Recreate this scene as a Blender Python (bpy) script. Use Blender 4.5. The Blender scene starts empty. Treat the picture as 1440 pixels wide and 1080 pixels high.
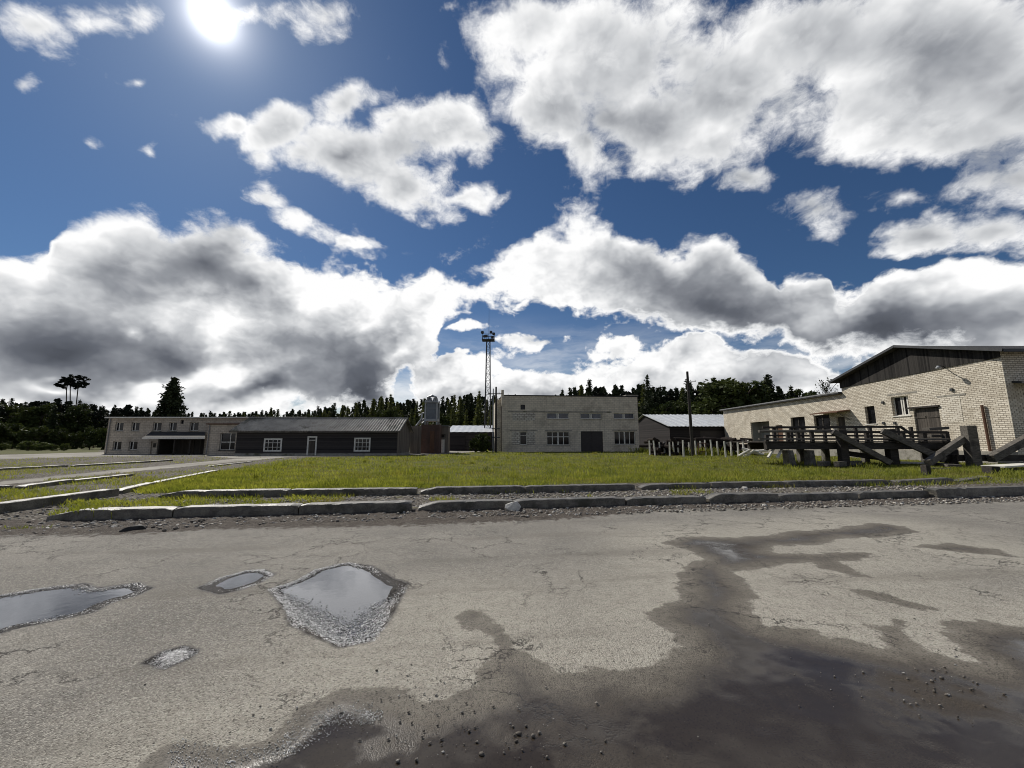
import bpy, bmesh, math, random
import numpy as np
from mathutils import Vector, Matrix

SC = bpy.context.scene
COL = SC.collection
rnd = random.Random(7)
R = math.radians

# ------------------------------------------------------------------ camera
F_PX, PITCH, CAM_H = 560.0, math.atan(81 / 560.0), 1.65
cam_data = bpy.data.cameras.new("camera")
cam = bpy.data.objects.new("camera", cam_data)
COL.objects.link(cam)
cam_data.sensor_fit = 'HORIZONTAL'
cam_data.sensor_width = 36.0
cam_data.lens = 36.0 * F_PX / 1440.0
cam_data.clip_start, cam_data.clip_end = 0.05, 6000
cam.location = (0, 0, CAM_H)
cam.rotation_euler = (R(90) + PITCH, 0, 0)
SC.camera = cam
CP, SP = math.cos(PITCH), math.sin(PITCH)

def P(px, py, Y):
    """world point at distance Y ahead seen at photo pixel (px, py)"""
    u, v = (px - 720) / F_PX, (540 - py) / F_PX
    t = Y / (CP - v * SP)
    return Vector((u * t, Y, CAM_H + t * (SP + v * CP)))

def G(px, py, z=0.0):
    """world point on the level z seen at photo pixel (px, py)"""
    u, v = (px - 720) / F_PX, (540 - py) / F_PX
    t = (z - CAM_H) / (SP + v * CP)
    return Vector((u * t, t * (CP - v * SP), z))

# ------------------------------------------------------------------ sun, sky, exposure
SUN_EL, SUN_AZ = R(42.8), R(-41.2)            # azimuth from +Y towards +X
SUN_DIR = Vector((math.sin(SUN_AZ) * math.cos(SUN_EL), math.cos(SUN_AZ) * math.cos(SUN_EL), math.sin(SUN_EL)))
sl = bpy.data.lights.new("sun", 'SUN')
sl.energy, sl.angle, sl.color = 4.2, R(0.5), (1.0, 0.95, 0.87)
so = bpy.data.objects.new("sun", sl)
COL.objects.link(so)
so.rotation_euler = SUN_DIR.to_track_quat('Z', 'Y').to_euler()
so.location = SUN_DIR * 200
SC.view_settings.view_transform = 'Standard'
SC.view_settings.look = 'None'
SC.view_settings.gamma = 1.0
SC.view_settings.use_curve_mapping = False
SC.view_settings.exposure = 0.0

class NT:
    """tiny node-tree builder"""
    def __init__(s, tree): s.t = tree
    def n(s, typ, props=None, **ins):
        nd = s.t.nodes.new(typ)
        for k, v in (props or {}).items(): setattr(nd, k, v)
        for k, v in ins.items():
            i = int(k[1:]) if k[0] == 'i' and k[1:].isdigit() else k.replace('_', ' ')
            s.set(nd.inputs[i], v)
        return nd
    def set(s, sock, v):
        if hasattr(v, 'is_linked') or hasattr(v, 'links'): s.t.links.new(v, sock)
        elif hasattr(v, 'outputs'): s.t.links.new(v.outputs[0], sock)
        else: sock.default_value = v
    def math(s, op, a, b=None, c=None, clamp=False):
        nd = s.n('ShaderNodeMath', {'operation': op, 'use_clamp': clamp}, i0=a)
        if b is not None: s.set(nd.inputs[1], b)
        if c is not None: s.set(nd.inputs[2], c)
        return nd.outputs[0]
    def vmath(s, op, a, b=None, scale=None):
        nd = s.n('ShaderNodeVectorMath', {'operation': op}, i0=a)
        if b is not None: s.set(nd.inputs[1], b)
        if scale is not None: s.set(nd.inputs['Scale'], scale)
        return nd.outputs['Value'] if op in ('DOT_PRODUCT', 'LENGTH', 'DISTANCE') else nd.outputs[0]
    def mix(s, f, a, b, blend='MIX'):
        nd = s.n('ShaderNodeMix', {'data_type': 'RGBA', 'blend_type': blend})
        s.set(nd.inputs[0], f); s.set(nd.inputs[6], a); s.set(nd.inputs[7], b)
        return nd.outputs[2]
    def mapr(s, x, a, b, c=0.0, d=1.0, smooth=True):
        nd = s.n('ShaderNodeMapRange', {'interpolation_type': 'SMOOTHSTEP' if smooth else 'LINEAR'})
        for i, v in enumerate((x, a, b, c, d)): s.set(nd.inputs[i], v)
        return nd.outputs[0]
    def noise(s, vec, scale, detail=3, rough=0.5, dist=0.0, typ='FBM', lac=2.0, col=False):
        nd = s.n('ShaderNodeTexNoise', {'noise_type': typ, 'normalize': True} if typ == 'FBM' else {'noise_type': typ},
                 Vector=vec, Scale=scale, Detail=detail, Roughness=rough, Distortion=dist, Lacunarity=lac)
        return nd.outputs[1 if col else 0]
    def ramp(s, x, stops, interp='LINEAR'):
        nd = s.n('ShaderNodeValToRGB', i0=x)
        cr = nd.color_ramp; cr.interpolation = interp
        while len(cr.elements) < len(stops): cr.elements.new(0.5)
        for e, (p, c) in zip(cr.elements, stops):
            e.position = p; e.color = c if len(c) == 4 else (*c, 1)
        return nd.outputs[0]

def sky_ab(px, py):
    u, v = (px - 720) / F_PX, (540 - py) / F_PX
    dy = CP - v * SP
    return u / dy, (SP + v * CP) / dy

def build_world():
    w = bpy.data.worlds.new("World"); SC.world = w; w.use_nodes = True
    t = w.node_tree; t.nodes.clear(); b = NT(t)
    out = b.n('ShaderNodeOutputWorld')
    bg = b.n('ShaderNodeBackground', Strength=0.1)
    t.links.new(bg.outputs[0], out.inputs[0])
    d = b.n('ShaderNodeTexCoord').outputs['Generated']
    sky = b.n('ShaderNodeTexSky', {'sky_type': 'NISHITA', 'sun_disc': False, 'sun_elevation': SUN_EL,
              'sun_rotation': SUN_AZ % (2 * math.pi), 'altitude': 100, 'air_density': 1.0, 'dust_density': 0.25, 'ozone_density': 3.0})
    sky.inputs[0].default_value = (0, 0, 0)
    sep = b.n('ShaderNodeSeparateXYZ', i0=d)
    dx, dy, dz = sep.outputs
    dyc = b.math('MAXIMUM', dy, 0.2)
    A, B = b.math('DIVIDE', dx, dyc), b.math('DIVIDE', dz, dyc)
    ab0 = b.n('ShaderNodeCombineXYZ', i0=A, i1=B, i2=0.0).outputs[0]
    # noise lives on the plane of a cloud deck seen in perspective near the horizon, hence the stretched vertical
    dn = b.n('ShaderNodeMapping', {'vector_type': 'POINT'}, Vector=d, Scale=(1.0, 1.0, 1.35)).outputs[0]
    warp = b.noise(dn, 3.2, 2, 0.55, col=True)
    wv = b.vmath('SCALE', b.vmath('SUBTRACT', warp, (0.5, 0.5, 0.5)), scale=0.22)
    ab = b.vmath('ADD', ab0, wv)
    warp2 = b.noise(dn, 11.0, 3, 0.6, col=True)
    wv2 = b.vmath('SCALE', b.vmath('SUBTRACT', warp2, (0.5, 0.5, 0.5)), scale=0.10)
    ab = b.vmath('ADD', ab, wv2)
    dn2 = b.vmath('ADD', dn, b.vmath('SCALE', wv2, scale=0.5))

    def blob(vec, px, py, rx, ry, rot=0.0, soft=False):
        a0, b0 = sky_ab(px, py)
        a1, _ = sky_ab(px + 10, py); _, b1 = sky_ab(px, py - 10)
        ka, kb = (a1 - a0) / 10, (b1 - b0) / 10
        m = b.n('ShaderNodeMapping', {'vector_type': 'TEXTURE'}, Vector=vec, Location=(a0, b0, 0),
                Rotation=(0, 0, R(rot)), Scale=(rx * ka, ry * kb, 1))
        return b.n('ShaderNodeTexGradient', {'gradient_type': 'QUADRATIC_SPHERE' if soft else 'SPHERICAL'}, Vector=m.outputs[0]).outputs[1]

    def curve(pts, lo, hi):
        """photo outline (x, y) -> elevation tangent as a function of A"""
        ab_ = [sky_ab(*p) for p in pts]
        x = b.mapr(b.n('ShaderNodeSeparateXYZ', i0=ab).outputs[0], ab_[0][0], ab_[-1][0], 0, 1, smooth=False)
        fc = b.n('ShaderNodeFloatCurve', i1=x); c = fc.mapping.curves[0]
        for k, (a, v) in enumerate(ab_):
            xx = (a - ab_[0][0]) / (ab_[-1][0] - ab_[0][0]); vv = (v - lo) / (hi - lo)
            if k == 0: c.points[0].location = (0, vv)
            elif k == len(ab_) - 1: c.points[len(c.points) - 1].location = (1, vv)
            else: c.points.new(xx, vv)
        fc.mapping.update()
        return b.math('MULTIPLY_ADD', fc.outputs[0], hi - lo, lo)

    Bw = b.n('ShaderNodeSeparateXYZ', i0=ab).outputs[1]
    top = curve(TOP_LINE, -0.2, 1.2)
    bot = curve(BASE_LINE, -0.2, 1.2)
    bank = b.math('MINIMUM', b.math('MULTIPLY', b.math('SUBTRACT', top, Bw), 6.5),
                  b.math('MULTIPLY', b.math('SUBTRACT', Bw, bot), 4.5))
    bank = b.math('MINIMUM', bank, 1.0)
    dens = bank
    for (px, py, rx, ry, rot, wgt) in CLOUDS:
        dens = b.math('SMOOTH_MAX', dens, b.math('MULTIPLY', blob(ab, px, py, rx, ry, rot), wgt), 0.12)
    fb = b.noise(dn2, 7.5, 9, 0.66)
    vor = b.n('ShaderNodeTexVoronoi', {'feature': 'F1', 'normalize': True}, Vector=dn2, Scale=16.0, Detail=2.0, Roughness=0.6).outputs[0]
    puff = b.math('SUBTRACT', 0.40, vor)
    high = b.mapr(Bw, 0.34, 0.62)                       # the high clouds are thinner and more torn than the bank
    det = b.math('MULTIPLY_ADD', b.math('SUBTRACT', fb, 0.5), b.math('MULTIPLY_ADD', high, 1.3, 2.0),
                 b.math('MULTIPLY', puff, b.math('MULTIPLY_ADD', high, -0.5, 0.8)))
    dd = b.math('ADD', b.math('SUBTRACT', dens, b.math('MULTIPLY_ADD', high, 0.12, 0.22)), b.math('MULTIPLY', det, 0.55))
    alpha = b.mapr(dd, 0.0, b.math('MULTIPLY_ADD', high, 0.36, 0.16))
    # relief: how much thinner the cloud gets towards the sun
    rel = b.math('SUBTRACT', b.noise(dn2, 7.0, 4, 0.55),
                 b.noise(b.vmath('ADD', dn2, tuple((SUN_DIR - Vector((0, 1, 0))) .normalized() * 0.035)), 7.0, 4, 0.55))
    # thin veil low over the horizon
    vn = b.noise(b.n('ShaderNodeMapping', {'vector_type': 'POINT'}, Vector=dn2, Scale=(2.2, 2.2, 9.0)).outputs[0], 1.6, 6, 0.6)
    veil = b.math('MULTIPLY', b.mapr(vn, 0.38, 0.68, 0, 0.62), b.mapr(B, 0.34, 0.12))
    alpha = b.math('MAXIMUM', alpha, veil)
    # unseen scattered cumulus behind and above the viewer, added as fill light for facades
    gen = b.noise(dn, 2.4, 6, 0.55)
    gal = b.math('MULTIPLY', b.mapr(gen, 0.47, 0.62), b.mapr(dy, 0.30, 0.12))
    # --- cloud brightness: thin rims are lit through, deep parts and bases are grey
    sh = b.mapr(dd, 0.14, 0.9, 0.98, 0.70)
    for (px, py, rx, ry, rot, wgt) in SHADES:
        sh = b.math('MULTIPLY_ADD', blob(ab, px, py, rx, ry, rot, True), wgt, sh)
    lit = b.mapr(sh, 0.10, 0.75, 0.25, 1.0)              # shaded bases are smooth, sunlit flanks are crisp
    tex = b.math('MULTIPLY', b.math('SUBTRACT', fb, 0.5), 0.75)
    tex = b.math('MULTIPLY_ADD', rel, b.math('MULTIPLY_ADD', high, -0.5, 1.15), tex)
    tex = b.math('MULTIPLY_ADD', puff, 0.34, tex)
    sh = b.math('MULTIPLY_ADD', tex, lit, sh)
    sh = b.math('MAXIMUM', sh, b.math('MULTIPLY_ADD', tex, 0.6, b.mapr(dd, 0.10, 0.48, 0.95, 0.0)))
    ccol = b.ramp(sh, [(0.0, (0.080, 0.088, 0.107)), (0.22, (0.125, 0.136, 0.162)), (0.48, (0.30, 0.315, 0.345)),
                       (0.72, (0.60, 0.615, 0.635)), (0.98, (1.0, 1.0, 1.0))])
    ccol = b.vmath('SCALE', ccol, scale=10.0 * 1.0)
    # deeper blue of the clear air
    blue = b.mix(1.0, sky.outputs[0], b.mix(b.mapr(B, 0.02, 0.42), (0.72, 0.66, 0.66, 1), SKY_TINT), 'MULTIPLY')
    res = b.mix(alpha, blue, ccol)
    back = b.mix(0.5, (5.5, 5.6, 5.9, 1), (3.5, 3.6, 3.9, 1))
    res = b.mix(gal, res, back)
    # aureole of the sun
    dt = b.math('MAXIMUM', b.vmath('DOT_PRODUCT', d, tuple(SUN_DIR)), 0.0)
    g = b.math('MULTIPLY', b.math('POWER', dt, 2600.0), 16.0)
    g = b.math('MULTIPLY_ADD', b.math('POWER', dt, 600.0), 4.5, g)
    g = b.math('MULTIPLY_ADD', b.math('POWER', dt, 60.0), 0.45, g)
    gl = b.vmath('SCALE', (1.0, 0.98, 0.96), scale=g)
    res = b.vmath('ADD', res, gl)
    t.links.new(res, bg.inputs[0])
    w.cycles.sampling_method = 'MANUAL'; w.cycles.sample_map_resolution = 512

SKY_TINT = (0.315, 0.425, 0.535, 1)
TOP_LINE = [(-150, 350), (0, 345), (45, 352), (75, 335), (90, 285), (130, 268), (190, 260), (230, 280), (265, 272), (300, 283), (345, 302),
            (390, 328), (440, 348), (500, 372), (545, 372), (600, 360), (690, 350), (712, 325), (740, 303), (790, 285), (830, 281),
            (860, 300), (885, 320), (912, 318), (932, 342), (960, 312), (992, 297), (1015, 305), (1045, 335), (1080, 350), (1097, 372),
            (1115, 354), (1160, 360), (1175, 392), (1225, 395), (1260, 383), (1300, 390), (1350, 374), (1440, 358), (1600, 350)]
BASE_LINE = [(-150, 640), (0, 640), (300, 640), (500, 620), (590, 560), (620, 490), (660, 462), (760, 458), (830, 475), (880, 500),
             (1000, 505), (1100, 515), (1180, 520), (1300, 540), (1440, 560), (1600, 560)]
# (x, y, rx, ry, tilt, weight): where the separate clouds stand
CLOUDS = [
    (340, 182, 60, 32, -10, 1.0), (410, 190, 95, 72, 0, 1.4), (490, 138, 66, 58, 0, 1.2), (500, 220, 125, 84, -25, 1.5), (565, 262, 110, 74, -25, 1.4), (450, 230, 90, 60, -30, 1.1),
    (620, 185, 115, 82, 12, 1.4), (560, 205, 110, 74, 0, 1.4), (660, 200, 70, 60, 0, 1.1), (650, 288, 80, 30, -12, .9), (692, 302, 34, 20, 10, .7), (600, 290, 70, 36, -15, .95), (540, 170, 60, 40, 0, .9),
    (740, 40, 140, 100, 0, 1.15), (770, 150, 150, 120, 0, 1.3), (830, 215, 100, 85, 0, 1.15), (850, 80, 210, 150, 0, 1.35), (930, 170, 190, 115, 0, 1.3), (700, 90, 70, 110, 0, .9),
    (1010, 190, 130, 85, 10, 1.1), (1060, 130, 190, 130, 10, 1.25), (1160, 60, 240, 140, 10, 1.35), (1300, 50, 300, 150, 0, 1.4), (1220, 165, 150, 105, -8, 1.3), (970, 90, 130, 90, 0, 1.0),
    (1340, 175, 200, 110, -10, 1.3), (1430, 140, 200, 160, 0, 1.3), (1430, 262, 200, 60, 12, .95), (1280, 130, 200, 120, 0, 1.3),
    (1050, 247, 90, 48, 8, .88), (1150, 302, 110, 54, 3, .95), (1310, 340, 110, 56, 10, .98), (1410, 330, 140, 62, 10, 1.0), (1270, 285, 100, 40, 0, .75),
    (60, 22, 120, 60, -8, .95), (140, 14, 110, 45, -10, .85), (215, 10, 70, 60, -35, .85), (30, 98, 40, 34, 0, .72), (132, 190, 48, 22, -30, .66), (195, 105, 34, 18, 0, .62), (218, 205, 24, 28, 0, .6),
    (360, 10, 90, 36, 0, .78), (450, 15, 90, 60, -25, .82), (380, 292, 75, 26, -20, .72), (425, 330, 100, 26, -20, .74), (490, 345, 50, 14, 0, .6), (615, 90, 30, 56, 10, .6), (620, 10, 60, 26, 0, .6), (385, 240, 60, 46, -35, .62), (1000, 60, 60, 90, -20, .8),
    (660, 470, 80, 22, 10, .5), (620, 525, 55, 28, 0, 1.0), (655, 550, 100, 40, 0, 1.0), (760, 565, 190, 48, 0, .95), (870, 500, 70, 22, 0, .62), (920, 540, 150, 46, 0, .9), (760, 490, 80, 20, 0, .52),
    (975, 515, 70, 44, 0, .95), (1080, 540, 190, 56, 0, 1.0), (560, 590, 110, 44, 0, .85), (1200, 560, 200, 60, 0, 1.0),
]
# (x, y, rx, ry, tilt, amount): shadowed bodies (negative) and sunlit flanks (positive)
SHADES = [
    (292, 372, 120, 80, -15, -.52), (150, 310, 110, 60, 10, .38), (60, 380, 90, 40, 0, .2), (170, 400, 200, 80, 0, -.25), (70, 500, 260, 80, 0, -.80), (250, 500, 150, 60, 0, -.50), (420, 490, 130, 90, 10, -.32),
    (525, 540, 140, 110, -25, -.95), (380, 560, 200, 40, 0, -.75), (130, 555, 300, 40, 0, -.50), (355, 395, 60, 40, 0, -.35), (130, 300, 90, 50, 0, .2), (220, 290, 70, 40, 0, .15),
    (40, 400, 110, 50, 0, .30), (460, 400, 120, 50, -15, .4), (325, 475, 55, 45, 20, .50), (640, 400, 180, 80, 0, .34), (600, 450, 110, 50, 0, .30), (560, 500, 30, 40, 0, .4), (510, 450, 60, 40, 0, .3),
    (175, 482, 32, 18, 0, .40), (215, 542, 90, 24, 0, .95), (315, 532, 70, 40, 0, .85), (85, 548, 80, 16, 0, .7), (160, 552, 80, 14, 0, .5),
    (1000, 430, 260, 115, -8, -.75), (1090, 475, 180, 65, -5, -.48), (860, 400, 110, 85, 0, -.20), (900, 470, 150, 45, 0, -.25), (1250, 465, 170, 85, -5, -.80), (1370, 465, 210, 70, 0, -.45),
    (1180, 485, 220, 55, 0, -.45), (1135, 372, 50, 45, 0, .45), (1260, 402, 70, 32, 0, .42), (1400, 400, 120, 50, 15, .38), (800, 325, 80, 60, 0, .30), (960, 330, 60, 40, 0, .25), (1000, 330, 60, 40, 0, .2),
    (870, 170, 170, 95, 0, -.30), (1000, 120, 170, 100, 0, -.22), (1300, 60, 320, 150, 0, -.26), (1380, 230, 160, 70, 0, -.28), (1200, 185, 90, 60, 0, .15), (1440, 260, 150, 60, 0, -.25), (1400, 60, 200, 100, 0, -.1),
    (490, 222, 50, 30, 0, -.28), (700, 130, 60, 120, 0, .15), (1050, 247, 80, 40, 0, -.22), (1320, 335, 160, 60, 0, -.25), (1150, 300, 100, 40, 0, -.2), (760, 560, 240, 40, 0, -.22), (640, 530, 60, 26, 0, .15), (1080, 550, 220, 45, 0, -.25), (930, 560, 120, 30, 0, -.15),
    (665, 562, 45, 25, 0, -.32),
]
build_world()

SC.cycles.use_denoising = True
SC.cycles.filter_width = 1.0
SC.cycles.max_bounces = 6
SC.cycles.diffuse_bounces = 3
SC.cycles.glossy_bounces = 3
SC.cycles.transmission_bounces = 4
SC.cycles.transparent_max_bounces = 8
SC.cycles.caustics_reflective = False
SC.cycles.caustics_refractive = False

# ------------------------------------------------------------------ scene helpers
def project(p):
    d = Vector(p) - Vector((0, 0, CAM_H))
    f = d.y * CP + d.z * SP
    return 720 + F_PX * d.x / f, 540 - F_PX * (-d.y * SP + d.z * CP) / f

def tag(o, label=None, cat=None, group=None, kind=None):
    if label: o['label'] = label
    if cat: o['category'] = cat
    if group: o['group'] = group
    if kind: o['kind'] = kind
    return o

def thing(name, label, cat, loc=(0, 0, 0), group=None):
    o = bpy.data.objects.new(name, None); COL.objects.link(o)
    o.location = loc; o.empty_display_size = 0.3
    return tag(o, label, cat, group)

class MB:
    """collects shapes (world coordinates) into one mesh"""
    def __init__(s): s.v, s.f = [], []
    def add(s, vs, fs):
        b = len(s.v); s.v += [tuple(v) for v in vs]; s.f += [tuple(b + i for i in f) for f in fs]; return s
    def hexa(s, lo, hi):
        """eight corners: four below (ccw), four above"""
        return s.add(list(lo) + list(hi), [(3, 2, 1, 0), (4, 5, 6, 7), (0, 1, 5, 4), (1, 2, 6, 5), (2, 3, 7, 6), (3, 0, 4, 7)])
    def box(s, c, size, rz=0.0, tilt=None):
        m = Matrix.Rotation(rz, 3, 'Z')
        if tilt: m = m @ Matrix.Rotation(tilt[0], 3, 'X') @ Matrix.Rotation(tilt[1], 3, 'Y')
        h = [x / 2 for x in size]; c = Vector(c)
        q = [(-1, -1), (1, -1), (1, 1), (-1, 1)]
        return s.hexa([c + m @ Vector((a * h[0], b * h[1], -h[2])) for a, b in q], [c + m @ Vector((a * h[0], b * h[1], h[2])) for a, b in q])
    def beam(s, p, q, w, h=None, up=(0, 0, 1), jit=0.0):
        h = h or w; p, q = Vector(p), Vector(q); d = (q - p).normalized()
        a = d.cross(Vector(up))
        a = a.normalized() if a.length > 1e-4 else Vector((1, 0, 0))
        b = a.cross(d).normalized()
        def ring(o):
            return [o + a * (i * w / 2 + rnd.uniform(-jit, jit)) + b * (j * h / 2 + rnd.uniform(-jit, jit)) for i, j in ((-1, -1), (1, -1), (1, 1), (-1, 1))]
        return s.hexa(ring(p), ring(q))
    def tube(s, pts, r, n=8, cap=True):
        pts = [Vector(p) for p in pts]; rs = r if isinstance(r, (list, tuple)) else [r] * len(pts)
        b = len(s.v)
        for k, p in enumerate(pts):
            d = (pts[min(k + 1, len(pts) - 1)] - pts[max(k - 1, 0)]).normalized()
            a = d.cross(Vector((0, 0, 1)) if abs(d.z) < 0.95 else Vector((1, 0, 0))).normalized(); c = d.cross(a)
            for i in range(n):
                t = 2 * math.pi * i / n
                s.v.append(tuple(p + (a * math.cos(t) + c * math.sin(t)) * rs[k]))
        for k in range(len(pts) - 1):
            for i in range(n):
                j = (i + 1) % n
                s.f.append((b + k * n + i, b + k * n + j, b + (k + 1) * n + j, b + (k + 1) * n + i))
        if cap:
            s.f.append(tuple(b + i for i in reversed(range(n)))); s.f.append(tuple(b + (len(pts) - 1) * n + i for i in range(n)))
        return s
    def prism(s, poly, ext):
        """closed planar outline pushed along ext"""
        n = len(poly); e = Vector(ext)
        return s.add(list(poly) + [Vector(p) + e for p in poly],
                     [tuple(reversed(range(n))), tuple(range(n, 2 * n))] + [(i, (i + 1) % n, n + (i + 1) % n, n + i) for i in range(n)])
    def build(s, name, mat, parent=None, bevel=0.0, smooth=False, base=None):
        me = bpy.data.meshes.new(name)
        o = bpy.data.objects.new(name, me); COL.objects.link(o)
        if parent is not None:
            o.parent = parent
            q = parent; off = Vector((0, 0, 0))
            while q is not None: off += q.location; q = q.parent
            o.location = -off; v = s.v
        elif base is not None:
            o.location = base; v = [(a - base[0], b - base[1], c - base[2]) for a, b, c in s.v]
        else: v = s.v
        me.from_pydata(v, [], s.f)
        bm = bmesh.new(); bm.from_mesh(me); bmesh.ops.recalc_face_normals(bm, faces=bm.faces); bm.to_mesh(me); bm.free()
        me.materials.append(mat)
        if smooth: me.shade_smooth()
        if bevel:
            m = o.modifiers.new("bevel", 'BEVEL'); m.width = bevel; m.segments = 2; m.limit_method = 'ANGLE'
        return o

def np_mesh(name, V, Fc, mat, parent=None, attrs=None, smooth=False):
    """mesh from numpy arrays, all faces with the same number of corners"""
    me = bpy.data.meshes.new(name)
    n, k = Fc.shape
    me.vertices.add(len(V)); me.vertices.foreach_set('co', V.astype(np.float32).ravel())
    me.loops.add(n * k); me.loops.foreach_set('vertex_index', Fc.astype(np.int32).ravel())
    me.polygons.add(n); me.polygons.foreach_set('loop_start', np.arange(0, n * k, k, dtype=np.int32))
    me.update(calc_edges=True)
    for an, av in (attrs or {}).items():
        at = me.attributes.new(an, 'FLOAT', 'POINT'); at.data.foreach_set('value', av.astype(np.float32))
    me.materials.append(mat)
    if smooth: me.shade_smooth()
    o = bpy.data.objects.new(name, me); COL.objects.link(o)
    if parent is not None: o.parent = parent
    return o

# ------------------------------------------------------------------ materials
def new_mat(name):
    m = bpy.data.materials.new(name); m.use_nodes = True
    t = m.node_tree; t.nodes.clear(); b = NT(t)
    out = b.n('ShaderNodeOutputMaterial')
    bs = b.n('ShaderNodeBsdfPrincipled'); t.links.new(bs.outputs[0], out.inputs[0])
    pos = b.n('ShaderNodeNewGeometry').outputs['Position']
    return m, b, bs, pos, out

def rough_mat(name, c1, c2, scale=3.0, rough=0.8, bump=0.2, bscale=None, spec=0.3, stretch=(1, 1, 1), metal=0.0, streak=0.0, c3=None, dist=0.02):
    m, b, bs, pos, out = new_mat(name)
    p = b.n('ShaderNodeMapping', Vector=pos, Scale=stretch).outputs[0]
    n1 = b.noise(p, scale, 6, 0.6)
    n2 = b.noise(p, scale * 9, 4, 0.65)
    f = b.math('MULTIPLY_ADD', n2, 0.5, b.math('MULTIPLY', n1, 0.6))
    col = b.mix(b.mapr(f, 0.35, 0.75), (*c1, 1), (*c2, 1))
    if c3:
        big = b.noise(pos, scale * 0.35, 5, 0.65)
        col = b.mix(b.mapr(big, 0.52, 0.68), col, (*c3, 1))
    if streak:
        sp = b.n('ShaderNodeMapping', Vector=pos, Scale=(2.2, 2.2, 0.12)).outputs[0]
        st = b.mapr(b.noise(sp, 1.0, 5, 0.6), 0.45, 0.75)
        col = b.mix(b.math('MULTIPLY', st, streak), col, (c1[0] * .4, c1[1] * .38, c1[2] * .35, 1))
    b.set(bs.inputs['Base Color'], col)
    b.set(bs.inputs['Roughness'], rough); b.set(bs.inputs['Metallic'], metal); b.set(bs.inputs['Specular IOR Level'], spec)
    if bump:
        bn = b.noise(p, bscale or scale * 6, 5, 0.65)
        b.set(bs.inputs['Normal'], b.n('ShaderNodeBump', Strength=bump, Distance=dist, Height=bn).outputs[0])
    return m

def brick_mat(name, c1, c2, mortar, bw, bh, gap, bump=0.4, wear=(0.12, 0.10, 0.08), wear_amt=0.5, streak=0.4):
    m, b, bs, pos, out = new_mat(name)
    s = b.n('ShaderNodeSeparateXYZ', i0=pos)
    uv = b.n('ShaderNodeCombineXYZ', i0=b.math('ADD', s.outputs[0], s.outputs[1]), i1=s.outputs[2], i2=0.0).outputs[0]
    wob = b.vmath('SCALE', b.vmath('SUBTRACT', b.noise(uv, 6, 2, 0.5, col=True), (0.5, 0.5, 0.5)), scale=0.015)
    uv = b.vmath('ADD', uv, wob)
    br = b.n('ShaderNodeTexBrick', {'offset': 0.5}, Vector=uv, Color1=(*c1, 1), Color2=(*c2, 1), Mortar=(*mortar, 1), Scale=1.0,
             Mortar_Size=gap, Mortar_Smooth=0.2, Bias=0.0, Brick_Width=bw, Row_Height=bh)
    n = b.noise(pos, 0.5, 7, 0.65)
    col = b.mix(b.math('MULTIPLY', b.mapr(n, 0.48, 0.72), wear_amt), br.outputs[0], (*wear, 1))
    n3 = b.noise(pos, 14, 4, 0.7)
    col = b.mix(b.mapr(n3, 0.55, 0.75, 0, 0.30), col, (c1[0] * .4, c1[1] * .38, c1[2] * .34, 1))
    sp = b.n('ShaderNodeMapping', Vector=pos, Scale=(1.4, 1.4, 0.10)).outputs[0]
    st = b.mapr(b.noise(sp, 1.0, 5, 0.6), 0.5, 0.75)
    col = b.mix(b.math('MULTIPLY', st, streak), col, (*wear, 1))
    b.set(bs.inputs['Base Color'], col); b.set(bs.inputs['Roughness'], 0.9); b.set(bs.inputs['Specular IOR Level'], 0.15)
    hgt = b.math('MULTIPLY_ADD', n3, 0.3, b.math('SUBTRACT', 1.0, br.outputs[1]))
    b.set(bs.inputs['Normal'], b.n('ShaderNodeBump', Strength=bump, Distance=0.02, Height=hgt).outputs[0])
    return m

def plank_mat(name, c1, c2, width, horizontal=True, rough=0.85, paint=None, spec=0.2):
    """boards with grain; board rows run along the wall when horizontal"""
    m, b, bs, pos, out = new_mat(name)
    s = b.n('ShaderNodeSeparateXYZ', i0=pos)
    along = b.math('ADD', s.outputs[0], s.outputs[1])
    a, c = (along, s.outputs[2]) if horizontal else (s.outputs[2], along)
    k = b.math('DIVIDE', c, width)
    idx = b.math('FLOOR', k); fr = b.math('FRACT', k)
    wn = b.n('ShaderNodeTexWhiteNoise', {'noise_dimensions': '1D'}, W=idx).outputs[0]
    g = b.noise(b.n('ShaderNodeCombineXYZ', i0=b.math('MULTIPLY', a, 0.8), i1=b.math('MULTIPLY', c, 22.0), i2=b.math('MULTIPLY', wn, 50.0)).outputs[0], 1.0, 5, 0.6)
    f = b.math('MULTIPLY_ADD', wn, 0.5, b.math('MULTIPLY', g, 0.7))
    col = b.mix(b.mapr(f, 0.2, 0.9), (*c1, 1), (*c2, 1))
    if paint:
        pn = b.noise(pos, 0.9, 6, 0.7)
        col = b.mix(b.mapr(pn, 0.45, 0.62), col, (*paint, 1))
    edge = b.math('MULTIPLY', b.mapr(fr, 0.0, 0.07), b.mapr(fr, 1.0, 0.93))
    col = b.mix(edge, (c1[0] * .35, c1[1] * .35, c1[2] * .35, 1), col)
    b.set(bs.inputs['Base Color'], col); b.set(bs.inputs['Roughness'], rough); b.set(bs.inputs['Specular IOR Level'], spec)
    b.set(bs.inputs['Normal'], b.n('ShaderNodeBump', Strength=0.5, Distance=0.015, Height=b.math('MULTIPLY_ADD', g, 0.3, edge)).outputs[0])
    return m

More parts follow.
